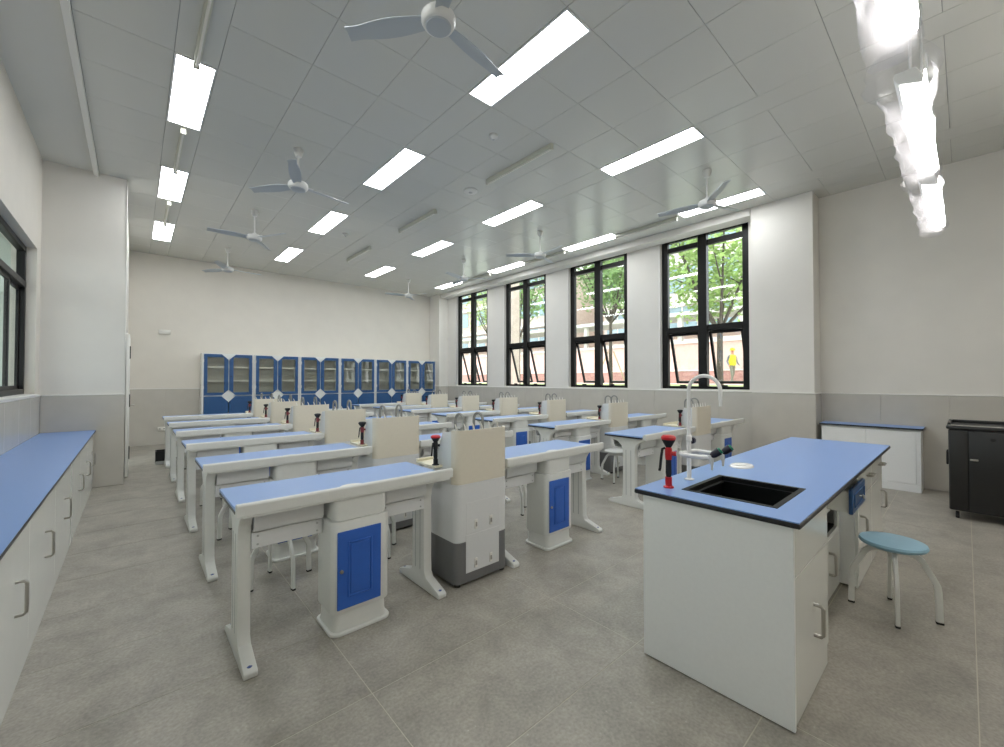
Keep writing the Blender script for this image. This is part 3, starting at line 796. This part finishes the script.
# open blue drawer
dw = bx(3.14, 0.446, 0.61, 3.585, 0.466, 0.755).build('blue_drawer', 'cblue', tb, bevel=0.004, seg=1)
dw['label'] = 'blue drawer pulled partly open'
frame_xz(MB(), 3.19, 0.642, 3.535, 0.722, 0.006, 0.441, 0.4465).build('drawer_moulding', 'cblue', dw, bevel=0.002, seg=1)
b = MB(); b.box(3.16, 0.466, 0.615, 3.172, 0.86, 0.74); b.box(3.555, 0.466, 0.615, 3.567, 0.86, 0.74); b.box(3.172, 0.466, 0.615, 3.555, 0.86, 0.625); b.box(3.172, 0.85, 0.625, 3.555, 0.86, 0.74)
b.build('drawer_box', 'gloss', dw)
MB().lathe([(0.001, 0), (0.008, 0), (0.006, -0.010), (0.013, -0.018), (0.010, -0.024), (0.001, -0.025)], (3.362, 0.446, 0.682), 14, 'y').build('knob', 'steel', dw)
# right pedestal
carcass(3.63, 4.815, 0.508, 1.11)
for k, x0 in enumerate((3.63, 4.225)):
    x1 = x0 + 0.59
    d1 = bx(x0, 0.489, 0.585, x1, 0.507, ZB - 0.002).build('drawer_front', 'gloss', tb, bevel=0.0015, seg=1); pull(d1, (x0 + 0.44, 0.489, 0.70), (1, 0, 0), (0, -1, 0), L=0.11)
    d1 = bx(x0, 0.489, 0.095, x1, 0.507, 0.582).build('door', 'gloss', tb, bevel=0.0015, seg=1); pull(d1, (x0 + (0.5 if k else 0.09), 0.489, 0.40), (0, 0, 1), (0, -1, 0))
    bx(x0, 0.494, 0.006, x1, 0.507, 0.092).build('kick_board', 'gloss', tb)
for x in (2.0, 2.5, 3.7, 4.77):
    for y in (0.54, 1.06): MB().lathe([(0.001, 0), (0.02, 0), (0.006, 0.012), (0.001, 0.0055)], (x, y, 0), 10).build('foot', 'rubber', tb)
# white oval socket lid in the worktop
lid = MB(); rings = []
for h, s in ((0, 1.0), (0.004, 0.99), (0.010, 0.9), (0.0115, 0.8), (0.0115, 0.02)):
    rings.append([(2.955 + 0.098 * s * math.cos(a), 0.975 + 0.066 * s * math.sin(a), TZ + 0.0005 + h) for a in [2 * PI * k / 28 for k in range(28)]])
lid.loft(rings); lo = lid.build('socket_lid', 'wfaucet', tb)
MB().prism([(2.955 + 0.05 * math.cos(2 * PI * k / 20) - 0.01, 0.975 + 0.034 * math.sin(2 * PI * k / 20) + 0.006) for k in range(20)], TZ + 0.012, TZ + 0.0155).build('lid_tab', 'wfaucet', lo, bevel=0.001, seg=1)

e = make_eyewash('red and black eyewash sprayer standing beside the white faucet on the bench', 'red', 'rubber', 'red', 1.0, None)
e.location = (2.095, 1.04, TZ + 0.0005); e.rotation_euler = (0, 0, R(-53))
# triple lab faucet
fc = thing('lab_faucet', 'tall white gooseneck lab faucet with two dark-handled side taps', 'faucet', (2.347, 1.045, TZ + 0.0005))
MB().lathe([(0.001, 0), (0.026, 0), (0.026, 0.005), (0.014, 0.008), (0.012, 0.012), (0.012, 0.215), (0.016, 0.22), (0.016, 0.245), (0.011, 0.25), (0.001, 0.25)], seg=18).build('column', 'wfaucet', fc)
q = MB(); q.tube([(0, 0, 0.25), (0, 0, 0.50)] + [(0, -0.085 + 0.085 * math.cos(R(a)), 0.50 + 0.085 * math.sin(R(a))) for a in range(15, 181, 15)] + [(0, -0.17, 0.46), (0, -0.17, 0.42)], [0.010] * 15 + [0.008], 10); q.build('gooseneck', 'wfaucet', fc)
MB().lathe([(0.001, 0.012), (0.010, 0.012), (0.010, 0.03), (0.017, 0.032), (0.019, 0.05), (0.016, 0.058), (0.001, 0.058)], (0.0, 0, 0.215), 14, 'x').build('column_knob', 'navy', fc)
for sg in (-1, 1):
    p0 = [(0.0, 0.012 * 1, 0.15), (sg * 0.05, 0.022, 0.15), (sg * 0.085, -0.005, 0.15), (sg * 0.088, -0.06, 0.15), (sg * 0.075, -0.145, 0.15)]
    am = MB().tube(p0, [0.012, 0.013, 0.013, 0.012, 0.012], 10).build('side_arm', 'wfaucet', fc)
    x, y = sg * 0.075, -0.145
    MB().tube([(x, y, 0.165), (x, y - 0.005, 0.135), (x, y - 0.008, 0.115), (x, y - 0.008, 0.088)], [0.014, 0.012, 0.007, 0.005], 10).build('nozzle', 'wfaucet', am)
    kn = MB().tube([(x, y - 0.003, 0.160), (x + 0.006, y - 0.016, 0.170), (x + 0.016, y - 0.04, 0.19)], [0.012, 0.019, 0.021], 12).build('side_knob', 'navy', am)
    MB().tube([(x + 0.016, y - 0.04, 0.19), (x + 0.019, y - 0.047, 0.196)], [0.018, 0.016], 12).build('knob_cap', 'green', am)

st = copy_tree(stool0)
for ch in st.children:
    if ch.name.startswith('seat'):
        ch.data = ch.data.copy(); ch.data.materials.clear(); ch.data.materials.append(M['seat'])
st.location = (3.43, 0.305, 0); st.rotation_euler = (0, 0, R(2)); st.scale = (1, 1, 1.03)
del st['group']; st['label'] = 'round stool with pale blue seat and white bent legs beside the teaching bench'

# ================================================================== LEFT COUNTER
ctop = thing('counter_top', 'long blue worktop with dark edge over the wall cabinets under the left window', 'worktop', (0, 0, 0))
bx(XL + 0.016, -0.3, 0.728, -0.362, YP - 0.018, 0.746).build('core', 'core', ctop, bevel=0.004, seg=1)
bx(XL + 0.018, -0.298, 0.7462, -0.365, YP - 0.02, 0.7495).build('laminate', 'blue_top', ctop, smooth=False)
units = [(-0.28, 2.22), (2.24, 5.02 - 0.01), (5.06, 7.50)]
for k, (y0, y1) in enumerate(units):
    lab = ('white base cabinet with long doors at the camera end of the counter run', 'white base cabinet with bar handles in the middle of the counter run', 'white base cabinet with bar handles against the projecting wall')[k]
    t = thing('base_cabinet', lab, 'cabinet', (0, 0, 0), 0, 'white base cabinets along the counter')
    bx(XL + 0.018, y0, 0.0, -0.405, y1, 0.727).build('body', 'satin', t, bevel=0.002, seg=1)
    nd = 3; d = (y1 - y0) / nd
    hy = {0: (0.1, 0.9, 1.9), 1: (2.83, 3.66, 4.58), 2: (5.66, 6.48, 7.2)}[k]
    for i in range(nd):
        do = bx(-0.404, y0 + d * i + 0.0008, 0.092, -0.386, y0 + d * (i + 1) - 0.0008, 0.726).build('door', 'gloss', t, bevel=0.001, seg=1)
        pull(do, (-0.386, min(max(hy[i], y0 + d * i + 0.06), y0 + d * (i + 1) - 0.06), 0.42), (0, 0, 1), (1, 0, 0), L=0.15, d=0.035, r=0.007)
    bx(-0.404, y0, 0.0, -0.388, y1, 0.09).build('kick_board', 'gloss', t, bevel=0.002, seg=1)
    if k == 2: bx(-0.404, 5.022, 0.0, -0.392, 5.05, 0.726).build('filler_strip', 'pgrey', t)

# ================================================================== BLUE CABINETS AT THE BACK
def make_cabinet(lab):
    t = thing('storage_cabinet', lab, 'cabinet', (0, 0, 0), 0, 'blue glazed cabinets along the back wall')
    W, D, H = 1.0, 0.38, 2.0
    b = MB(); b.box(0, 0, 0, 0.03, D, H); b.box(W - 0.03, 0, 0, W, D, H); b.box(0.03, D - 0.015, 0.06, W - 0.03, D, H - 0.02); b.box(0.03, 0, H - 0.02, W - 0.03, D, H); b.box(0.03, 0.02, 0.06, W - 0.03, D - 0.015, 0.08); b.box(0.03, 0.01, 0, W - 0.03, 0.03, 0.06)
    b.box(0.03, 0.012, 1.03, W - 0.03, D - 0.015, 1.05)
    b.build('carcass', 'cwhite', t, smooth=False)
    # white centre plates showing through the cut corners
    MB().prism([(0.5 - 0.145, H - 0.001), (0.5 + 0.145, H - 0.001), (0.5, H - 0.145)], 0.002, 0.010, 'y').build('corner_plate', 'cwhite', t)
    MB().prism([(0.5 - 0.145, 1.04), (0.5, 1.04 - 0.145), (0.5 + 0.145, 1.04), (0.5, 1.04 + 0.145)], 0.002, 0.010, 'y').build('diamond_plate', 'cwhite', t)
    for z in (1.365, 1.675): bx(0.031, 0.012, z, W - 0.031, D - 0.016, z + 0.036).build('shelf', 'cwhite', t)
    bx(0.485, 0.004, 1.06, 0.515, 0.02, H - 0.02).build('centre_post', 'cwhite', t)
    for s in (0, 1):
        def X(x): return x if s == 0 else W - x
        o = [(0.034, 1.052), (0.366, 1.052), (0.490, 1.17), (0.490, H - 0.135), (0.366, H - 0.016), (0.034, H - 0.016)]
        i = [(0.098, 1.115), (0.40, 1.115), (0.41, 1.125), (0.41, H - 0.10), (0.40, H - 0.085), (0.098, H - 0.085)]
        vs = [(X(p[0]), y, p[1]) for y in (-0.018, 0.001) for q in (o, i) for p in q]; fs = []
        for k in range(6):
            j = (k + 1) % 6
            fs += [(k, j, 6 + j, 6 + k), (12 + k, 12 + j, 18 + j, 18 + k), (k, j, 12 + j, 12 + k), (6 + k, 6 + j, 18 + j, 18 + k)]
        up = MB().add(vs, fs).build('glazed_door', 'cblue', t, smooth=False)
        x0, x1 = sorted((X(0.098), X(0.41))); bx(x0, -0.010, 1.115, x1, -0.006, H - 0.085).build('door_pane', 'cabglass', up, smooth=False)
        lo = [(0.034, 0.065), (0.490, 0.065), (0.490, 0.905), (0.366, 1.028), (0.034, 1.028)]
        ld = MB().prism([(X(p[0]), p[1]) for p in lo], -0.018, 0.001, 'y').build('lower_door', 'cblue', t, smooth=False)
        x0, x1 = sorted((X(0.12), X(0.40))); bx(x0, -0.021, 0.16, x1, -0.0175, 0.86).build('door_field', 'cblue', ld, bevel=0.002, seg=1)
        for z in (1.2, 1.8): x0, x1 = sorted((X(0.022), X(0.036))); bx(x0, -0.022, z, x1, 0.0, z + 0.07).build('hinge', 'trimw', up)
        if s == 1: MB().lathe([(0.001, 0), (0.012, 0), (0.012, -0.006), (0.001, -0.008)], (X(0.455), -0.018, 1.48), 12, 'y').build('lock', 'rubber', up)
    for k in range(7): MB().lathe([(0.001, 0), (0.01, 0), (0.008, -0.003), (0.001, -0.003)], (0.0, 0.19, 0.2 + 0.27 * k), 8, 'x').build('screw', 'pgrey', t)
    return t
c0 = None
for k in range(6):
    x = 1.122 + 1.012 * k
    lab = 'blue and white cabinet with glazed doors, %s from the doorway side along the back wall' % ORD[k]
    if c0 is None: c0 = make_cabinet(lab); c0.location = (x, 11.25, 0)
    else: dup(c0, (x, 11.25, 0), label=lab)

# ================================================================== LOW CABINET, BLACK CART, SMALL THINGS
t = thing('low_cabinet', 'low white two-door cabinet with blue top against the right wall', 'cabinet', (0, 0, 0))
bx(7.275, 0.375, 0.0, XR - 0.02, 1.365, 0.775).build('body', 'satin', t, bevel=0.002, seg=1)
for y0, y1 in ((0.42, 0.885), (0.891, 1.362)): bx(7.26, y0, 0.10, 7.2745, y1, 0.755).build('door', 'satin', t, bevel=0.002, seg=1)
bx(7.262, 0.378, 0.0, 7.2745, 1.362, 0.097).build('kick_board', 'satin', t, bevel=0.002, seg=1)
bx(7.262, 0.377, 0.10, 7.2745, 0.417, 0.76).build('side_stile', 'satin', t, bevel=0.002, seg=1)
tp = bx(7.235, 0.352, 0.776, XR - 0.018, 1.385, 0.796).build('top', 'core', t, bevel=0.003, seg=1)
bx(7.238, 0.355, 0.7962, XR - 0.02, 1.382, 0.799).build('top_laminate', 'blue_top', tp)

t = thing('charging_cart', 'tall black steel cart on castors with lockable door by the right wall', 'cart', (0, 0, 0))
CX = 6.20
bx(CX + 0.012, -0.72, 0.085, CX + 0.60, 0.125, 0.90).build('body', 'cart', t, bevel=0.012)
bx(CX - 0.004, -0.70, 0.10, CX + 0.0115, -0.012, 0.885).build('door', 'cart', t, bevel=0.004)
bx(CX + 0.0, -0.008, 0.10, CX + 0.0115, 0.118, 0.885).build('side_panel', 'cart', t, bevel=0.004)
bx(CX - 0.005, -0.735, 0.9005, CX + 0.615, 0.14, 0.935).build('top', 'cart', t, bevel=0.012)
bx(CX + 0.004, -0.72, 0.9355, CX + 0.02, 0.125, 0.945).build('front_rail', 'steel', t, bevel=0.003)
b = MB(); b.box(CX + 0.04, 0.105, 0.9355, CX + 0.59, 0.13, 0.965); b.box(CX + 0.57, -0.71, 0.9355, CX + 0.595, 0.105, 0.965); b.build('top_rim', 'cart', t, bevel=0.006)
bx(CX - 0.012, -0.075, 0.60, CX - 0.0045, -0.02, 0.618).build('latch', 'steel', t, bevel=0.003)
MB().lathe([(0.001, 0), (0.018, 0), (0.018, -0.006), (0.001, -0.008)], (CX - 0.004, -0.17, 0.82), 16, 'x').build('lock', 'rubber', t)
bx(CX + 0.14, 0.126, 0.52, CX + 0.30, 0.145, 0.66).build('side_handle', 'rubber', t, bevel=0.01)
for x, y in ((CX + 0.07, 0.07), (CX + 0.54, 0.07), (CX + 0.07, -0.66), (CX + 0.54, -0.66)):
    w = MB().lathe([(0.001, -0.014), (0.03, -0.014), (0.034, -0.008), (0.034, 0.008), (0.03, 0.014), (0.001, 0.014)], (x, y, 0.034), 18, 'y').build('castor_wheel', 'rubber', t)
    b = MB(); b.box(x - 0.02, y - 0.022, 0.02, x + 0.02, y - 0.016, 0.084); b.box(x - 0.02, y + 0.016, 0.02, x + 0.02, y + 0.022, 0.084); b.box(x - 0.03, y - 0.03, 0.078, x + 0.03, y + 0.03, 0.0845); b.build('castor_fork', 'steel', t)

t = thing('wall_plate', 'blank white rectangular plate high on the back wall', 'wall plate', (0.49, YB, 2.45))
bx(-0.10, -0.03, -0.05, 0.10, -0.0005, 0.05).build('cover', 'paper', t, bevel=0.006); bx(-0.085, -0.034, -0.004, 0.085, -0.03, 0.0).build('seam', 'pgrey', t)
t = thing('wall_socket', 'white double wall socket low on the back wall', 'socket', (0.465, YB - 0.0145, 0.34))
s_ = bx(-0.075, -0.012, -0.043, 0.075, -0.0005, 0.043).build('plate', 'paper', t, bevel=0.004)
for x in (-0.035, 0.035): bx(x - 0.018, -0.0135, -0.012, x + 0.018, -0.0118, 0.012).build('outlet', 'rubber', s_) if False else bx(x - 0.008, -0.0135, -0.010, x + 0.008, -0.0118, 0.010).build('outlet', 'rubber', s_)
t = thing('floor_box', 'small open black box on the floor beside the last counter-side desk', 'box', (0.36, 9.05, 0))
b = MB(); ring_slab(b, (-0.08, -0.13, 0.13, 0.13), (-0.065, -0.115, 0.115, 0.115), 0.012, 0.21); b.box(-0.08, -0.13, 0, 0.13, 0.13, 0.012); b.build('shell', 'rubber', t)
bx(-0.082, -0.134, 0.0, 0.132, -0.131, 0.05).build('base_band', 'pgrey', t)

# ================================================================== WRAPPED BOARD LAMPS
def board_lamp(x0, x1, y, z, lab, seed, flare):
    rnd = random.Random(seed)
    t = thing('board_lamp', lab, 'pendant lamp', (x0, y, z), 0, 'plastic-wrapped board lamps')
    L = x1 - x0
    MB().prism([(-0.06, 0.0), (-0.055, -0.035), (0.035, -0.005), (0.055, 0.03), (0.05, 0.06), (-0.03, 0.06)], 0.1, L - 0.1, 'x').build('housing', 'alu', t, bevel=0.004)
    MB().prism([(-0.068, 0.028), (-0.064, -0.038), (-0.058, -0.044), (0.03, -0.016), (0.028, -0.010), (-0.056, -0.038), (-0.062, 0.03)], 0.11, L - 0.11, 'x').build('lens', 'lens', t)
    for x in (0.28, L - 0.28): MB().tube([(x, 0, 0.06), (x, 0, CZ - z)], 0.006, 8).build('hanger_rod', 'alu', t)
    rings = []; n = 26; seg = 22
    ph = [rnd.uniform(0, 6.28) for _ in range(6)]
    for i in range(n + 1):
        u = i / n; ring = []
        fl_ = 0.05 * math.exp(-u / 0.10) * flare + 0.02 * math.exp(-(1 - u) / 0.05)
        for k in range(seg):
            a = 2 * PI * k / seg
            rad = 0.092 + fl_ + 0.010 * math.sin(3 * a + 14 * u + ph[0]) + 0.008 * math.sin(5 * a - 23 * u + ph[1]) + 0.006 * math.sin(9 * a + 31 * u + ph[2]) + rnd.uniform(-0.004, 0.004)
            dx = 0.025 * math.sin(2 * a + ph[3]) * (math.exp(-u / 0.05) + math.exp(-(1 - u) / 0.05))
            sag = 0.05 * math.exp(-((u - 0.25) / 0.2) ** 2) * flare * max(0, math.sin(a - 0.2))
            ring.append((u * L + dx, (rad * 0.95 + sag) * math.cos(a) + 0.025, rad * 0.95 * math.sin(a)))
        rings.append(ring)
    MB().loft(rings, caps=False).build('plastic_wrap', 'film', t)
board_lamp(1.12, 2.66, 0.185, 2.98, 'plastic-wrapped lit pendant board lamp hanging in front of the bench end with the sink', 3, 0.7)
board_lamp(2.93, 4.50, 0.185, 2.98, 'plastic-wrapped lit pendant board lamp hanging over the stool, middle one of the row', 5, 1.3)
board_lamp(4.62, 6.15, 0.185, 2.98, 'plastic-wrapped lit pendant board lamp hanging by the right wall and black cart', 9, 0.5)

# ================================================================== OUTSIDE
gz = lambda x: 0.25 + (min(max(x, 8.4), 19.0) - 8.4) / 10.6 * 0.95
b = MB()
def strip(xs, nm, m, lab):
    b = MB().add([(x, y, gz(x)) for x in xs for y in (-14, 60)], [(2 * i, 2 * i + 1, 2 * i + 3, 2 * i + 2) for i in range(len(xs) - 1)])
    struct(b.build(nm, m), lab)
strip([7.9, 8.4, 11, 14.5], 'bounce_apron', 'conc', 'unseen pale apron outside the windows, added to keep ceiling reflections neutral')  # unseen pale ground, added so the ceiling mirrors no lawn green
strip([14.5, 17, 19, 26], 'ground', 'grass', 'sloping lawn outside the windows')
struct(bx(26, -20, 0.6, 90, 90, 1.19).build('ground_paving', 'pave', smooth=False), 'pale paving behind the garden wall')
struct(bx(19.2, -12, 1.195, 23.9, 58, 1.205).build('path', 'pave', smooth=False), 'pink paved path along the garden wall')
t = thing('garden_wall', 'pink clad garden wall with red brick base and white coping outside the windows', 'wall', (24, 0, 1.19))
bx(0, -12, 0, 0.5, 58, 0.72).build('brick_base', 'redbrick', t); bx(-0.05, -12, 0.721, 0.55, 58, 0.80).build('coping', 'conc', t)
bx(0.3, -12, 0.801, 0.8, 58, 2.35).build('cladding', 'pinkw', t); bx(0.2, -12, 2.351, 0.9, 58, 2.5).build('top_coping', 'conc', t)
def building(name, lab, x, y0, y1, h, nfl, wall, z0=1.19):
    t = thing(name, lab, 'building', (x, y0, z0))
    L = y1 - y0
    bx(0, 0, 0, 12, L, h).build('wall', wall, t)
    fh = h / nfl
    nb = max(3, int(L / 3.4)); bw = L / nb
    for f in range(nfl):
        bx(-0.35, -0.2, fh * (f + 1) - 0.35, 0, L + 0.2, fh * (f + 1)).build('floor_band', 'conc', t)
        for k in range(nb):
            w = bx(-0.06, bw * k + 0.4, fh * f + 0.9, 0.0, bw * (k + 1) - 0.4, fh * (f + 1) - 0.5).build('window', 'bglass', t)
            fr = MB(); fr.box(-0.10, bw * (k + 0.5) - 0.05, fh * f + 0.9, -0.062, bw * (k + 0.5) + 0.05, fh * (f + 1) - 0.5); fr.build('window_bar', 'conc', w)
building('school_block', 'pale school building with glazed floors beyond the trees', 38, 2, 26, 15, 4, 'bwall')
building('school_block', 'brown tiled building block at the far end beyond the trees', 34, 30, 52, 13, 4, 'bbrown')
# covered walkway seen across the windows
t = thing('walkway', 'pale covered walkway with slab roof and posts behind the garden wall', 'walkway', (28, 0, 1.19))
bx(0, -4, 3.3, 3, 40, 3.6).build('roof_slab', 'conc', t); bx(-0.1, -4, 4.6, 3.1, 40, 4.85).build('upper_slab', 'conc', t)
for y in range(-3, 40, 4): bx(0.2, y, 0, 0.5, y + 0.3, 4.59).build('post', 'conc', t) if y % 8 else bx(0.2, y, 0, 0.5, y + 0.3, 3.29).build('post', 'conc', t)
t = thing('brick_pier', 'slender brown brick pier beside the far windows outside', 'pier', (10.0, 10.62, 0.2))
bx(0, 0, 0, 0.3, 0.22, 5.5).build('shaft', 'bbrown', t); bx(-0.04, -0.04, 5.501, 0.34, 0.26, 5.7).build('cap', 'conc', t)

def tree(lab, x, y, h, crown_r, seed, leaf, nleaf=2600, trunk_r=0.075, fork=0.42):
    rnd = random.Random(seed)
    z0 = gz(x) if x < 19 else 1.2
    t = thing('garden_tree', lab, 'tree', (x, y, z0 - 0.02), rnd.uniform(0, 6), 'trees outside the windows')
    fz = h * fork
    MB().tube([(0, 0, 0), (0.02, 0.01, fz * 0.5), (0, 0, fz), (0.03, 0.02, fz * 1.15)], [trunk_r * 1.15, trunk_r, trunk_r * 0.9, trunk_r * 0.7], 9).build('trunk', 'bark', t)
    tips = []
    nb = 7
    for k in range(nb):
        a = 2 * PI * k / nb + rnd.uniform(-0.3, 0.3); l = crown_r * rnd.uniform(0.7, 1.0); up = (h - fz) * rnd.uniform(0.45, 0.95)
        p1 = (math.cos(a) * l * 0.35, math.sin(a) * l * 0.35, fz + up * 0.35); p2 = (math.cos(a) * l * 0.6, math.sin(a) * l * 0.6, fz + up * 0.75); p3 = (math.cos(a) * l * 0.8, math.sin(a) * l * 0.8, fz + up)
        br = MB(); br.tube([(0, 0, fz * 0.96), p1, p2, p3], [trunk_r * 0.6, trunk_r * 0.42, trunk_r * 0.28, 0.012], 6)
        tips += [p1, p2, p2, p3, p3]
        for q in range(4):
            s = p1 if q < 2 else p2
            e = (s[0] + rnd.uniform(-1, 1) * l * 0.45, s[1] + rnd.uniform(-1, 1) * l * 0.45, s[2] + rnd.uniform(0.05, 0.4) * up)
            br.tube([s, tuple((s[i] + e[i]) / 2 + rnd.uniform(-0.06, 0.06) for i in range(3)), e], [trunk_r * 0.26, trunk_r * 0.18, 0.008], 5); tips.append(e); tips.append(e)
        br.build('branch', 'bark', t)
    lf = MB()
    for k in range(nleaf):
        c = Vector(rnd.choice(tips)) + Vector((rnd.gauss(0, 1), rnd.gauss(0, 1), rnd.gauss(0, 0.75))) * crown_r * 0.17
        u = Vector((rnd.gauss(0, 1), rnd.gauss(0, 1), rnd.gauss(0, 0.5))).normalized(); w = u.cross(Vector((rnd.gauss(0, 1), rnd.gauss(0, 1), rnd.gauss(0, 1)))).normalized()
        s = rnd.uniform(0.07, 0.13)
        lf.add([c - u * s, c + w * s * 0.45, c + u * s, c - w * s * 0.45], [(0, 1, 2, 3)])
    o = lf.build('foliage', leaf, t, smooth=False); o['kind'] = 'stuff'
    return t
tree('leafy green tree with forked bare branches outside the window nearest the pillar', 12.75, 4.75, 6.8, 2.5, 11, 'leafa', 4200, 0.085, 0.33)
tree('dense green tree outside the third window from the corner', 15.4, 10.2, 7.4, 2.3, 12, 'leafb', 3600, 0.075, 0.42)
tree('slim green tree outside the second window from the corner', 12.5, 12.9, 6.5, 1.7, 13, 'leafb', 2000, 0.06, 0.42)
tree('tall leafy tree standing in front of the garden wall beyond the dense one', 19.5, 11.8, 8.0, 2.6, 14, 'leafa', 2600, 0.09, 0.40)
tree('green tree standing in front of the garden wall opposite the pillar', 20.5, 4.5, 8.5, 2.8, 15, 'leafb', 2600, 0.10, 0.38)
tree('far leafy tree in front of the brown block', 22.0, 26.0, 9.0, 3.0, 16, 'leafa', 2400, 0.10, 0.40)
# timber props of a young tree
t = thing('tree_prop', 'pale timber tripod propping a young tree outside the third window', 'tree prop', (15.4, 10.2, gz(15.4)))
for k in range(3):
    a = 2 * PI * k / 3 + 0.5; MB().tube([(math.cos(a) * 0.9, math.sin(a) * 0.9, 0.0), (math.cos(a) * 0.13, math.sin(a) * 0.13, 1.75)], 0.03, 7).build('stake', 'bamboo', t)

# person in a yellow vest walking on the lawn
def person(x, y, rz):
    z0 = 1.206
    t = thing('person', 'person in yellow hard hat and yellow safety vest walking outside on the path', 'person', (x, y, z0), rz)
    me = bpy.data.meshes.new('body')
    J = [((0, 0, 0.95), 0.14, 0.11), ((0, 0, 1.15), 0.135, 0.10), ((0, 0.01, 1.38), 0.16, 0.10), ((0, 0.01, 1.48), 0.06, 0.055), ((0, 0.02, 1.56), 0.065, 0.075), ((0, 0.025, 1.66), 0.078, 0.09), ((0, 0.02, 1.72), 0.06, 0.07),
         ((0.09, 0, 0.88), 0.085, 0.085), ((0.10, 0.10, 0.50), 0.06, 0.06), ((0.10, 0.12, 0.10), 0.042, 0.042), ((0.10, 0.24, 0.04), 0.04, 0.035),
         ((-0.09, 0, 0.88), 0.085, 0.085), ((-0.10, -0.05, 0.50), 0.06, 0.06), ((-0.10, -0.20, 0.12), 0.042, 0.042), ((-0.10, -0.09, 0.04), 0.04, 0.035),
         ((0.19, 0, 1.40), 0.062, 0.062), ((0.25, -0.06, 1.14), 0.046, 0.046), ((0.25, 0.08, 0.92), 0.034, 0.034), ((0.25, 0.12, 0.85), 0.04, 0.025),
         ((-0.19, 0, 1.40), 0.062, 0.062), ((-0.25, 0.02, 1.14), 0.046, 0.046), ((-0.24, 0.16, 0.97), 0.034, 0.034), ((-0.24, 0.22, 0.93), 0.04, 0.025)]
    E_ = [(0, 1), (1, 2), (2, 3), (3, 4), (4, 5), (5, 6), (0, 7), (7, 8), (8, 9), (9, 10), (0, 11), (11, 12), (12, 13), (13, 14), (2, 15), (15, 16), (16, 17), (17, 18), (2, 19), (19, 20), (20, 21), (21, 22)]
    me.from_pydata([j[0] for j in J], E_, [])
    o = bpy.data.objects.new('body', me); COL.objects.link(o)
    md = o.modifiers.new('skin', 'SKIN'); md.use_smooth_shade = True
    for i, sv in enumerate(me.skin_vertices[0].data): sv.radius = (J[i][1], J[i][2]); sv.use_root = (i == 0)
    sb = o.modifiers.new('sub', 'SUBSURF'); sb.levels = 1; sb.render_levels = 1
    dg = bpy.context.evaluated_depsgraph_get(); ev = o.evaluated_get(dg)
    nm = bpy.data.meshes.new_from_object(ev); bpy.data.objects.remove(o)
    for mm in ('shirt', 'trouser', 'skin', 'rubber'): nm.materials.append(M[mm])
    for p in nm.polygons:
        c = p.center
        p.material_index = 3 if c.z < 0.09 else (1 if c.z < 0.97 and abs(c.x) < 0.21 else (2 if c.z > 1.47 or (abs(c.x) > 0.2 and c.z < 0.95) else 0))
    nm.name = 'body'
    ob = bpy.data.objects.new('body', nm); COL.objects.link(ob); ob.parent = t
    rings = []
    for z, rx, ry in ((0.93, 0.185, 0.15), (1.05, 0.18, 0.145), (1.25, 0.19, 0.145), (1.40, 0.195, 0.135), (1.46, 0.13, 0.10)):
        rings.append([(rx * math.cos(2 * PI * k / 20), ry * math.sin(2 * PI * k / 20) + 0.005, z) for k in range(20)])
    MB().loft(rings, caps=False).build('safety_vest', 'vest', t)
    MB().lathe([(0.15, 1.695), (0.148, 1.70), (0.118, 1.705), (0.115, 1.75), (0.09, 1.80), (0.04, 1.825), (0.002, 1.83)], (0, 0.025, 0), 20).build('hard_hat', 'vest', t)
person(22.6, 7.85, R(150))

# corridor outside the left window and doorway
struct(bx(-3.6, -2, -0.2, XL - 0.21, 14, -0.02).build('corridor_floor', 'floor', smooth=False), 'corridor floor outside the left windows')
struct(bx(-3.6, 13.8, -0.2, -0.31, 14, 3.5).build('added_corridor_wall', 'corridor', smooth=False), 'added end wall dimming the corridor outside the left windows')  # end wall added to cut the brightness behind the left window
struct(bx(-3.6, -2, 3.3, XL - 0.21, 13.79, 3.5).build('added_corridor_ceiling', 'corridor', smooth=False), 'added soffit dimming the corridor outside the left windows')  # slab added to keep sky light out of the corridor
b = MB(); b.box(-3.8, -2, -0.2, -3.6, 14, 1.15); 
for y in (-2, 2.2, 6.4, 10.6): b.box(-3.8, y, 1.15, -3.5, y + 0.5, 3.5)
struct(b.build('corridor_parapet', 'corridor', smooth=False), 'corridor parapet and posts outside the left windows')
t = thing('school_block', 'grey building across the yard seen through the left window', 'building', (-16, -6, -0.2))
bx(-4, 0, 0, 0, 40, 12).build('wall', 'corridor', t)
for f in range(3):
    for k in range(10):
        w = bx(0, 1 + 3.9 * k, 1 + 3.8 * f, 0.05, 3.9 + 3.9 * k, 3.0 + 3.8 * f).build('window', 'bglass', t)
struct(bx(-20, -8, -0.4, -3.8, 40, -0.2).build('yard', 'conc', smooth=False), 'paved yard outside the left corridor')
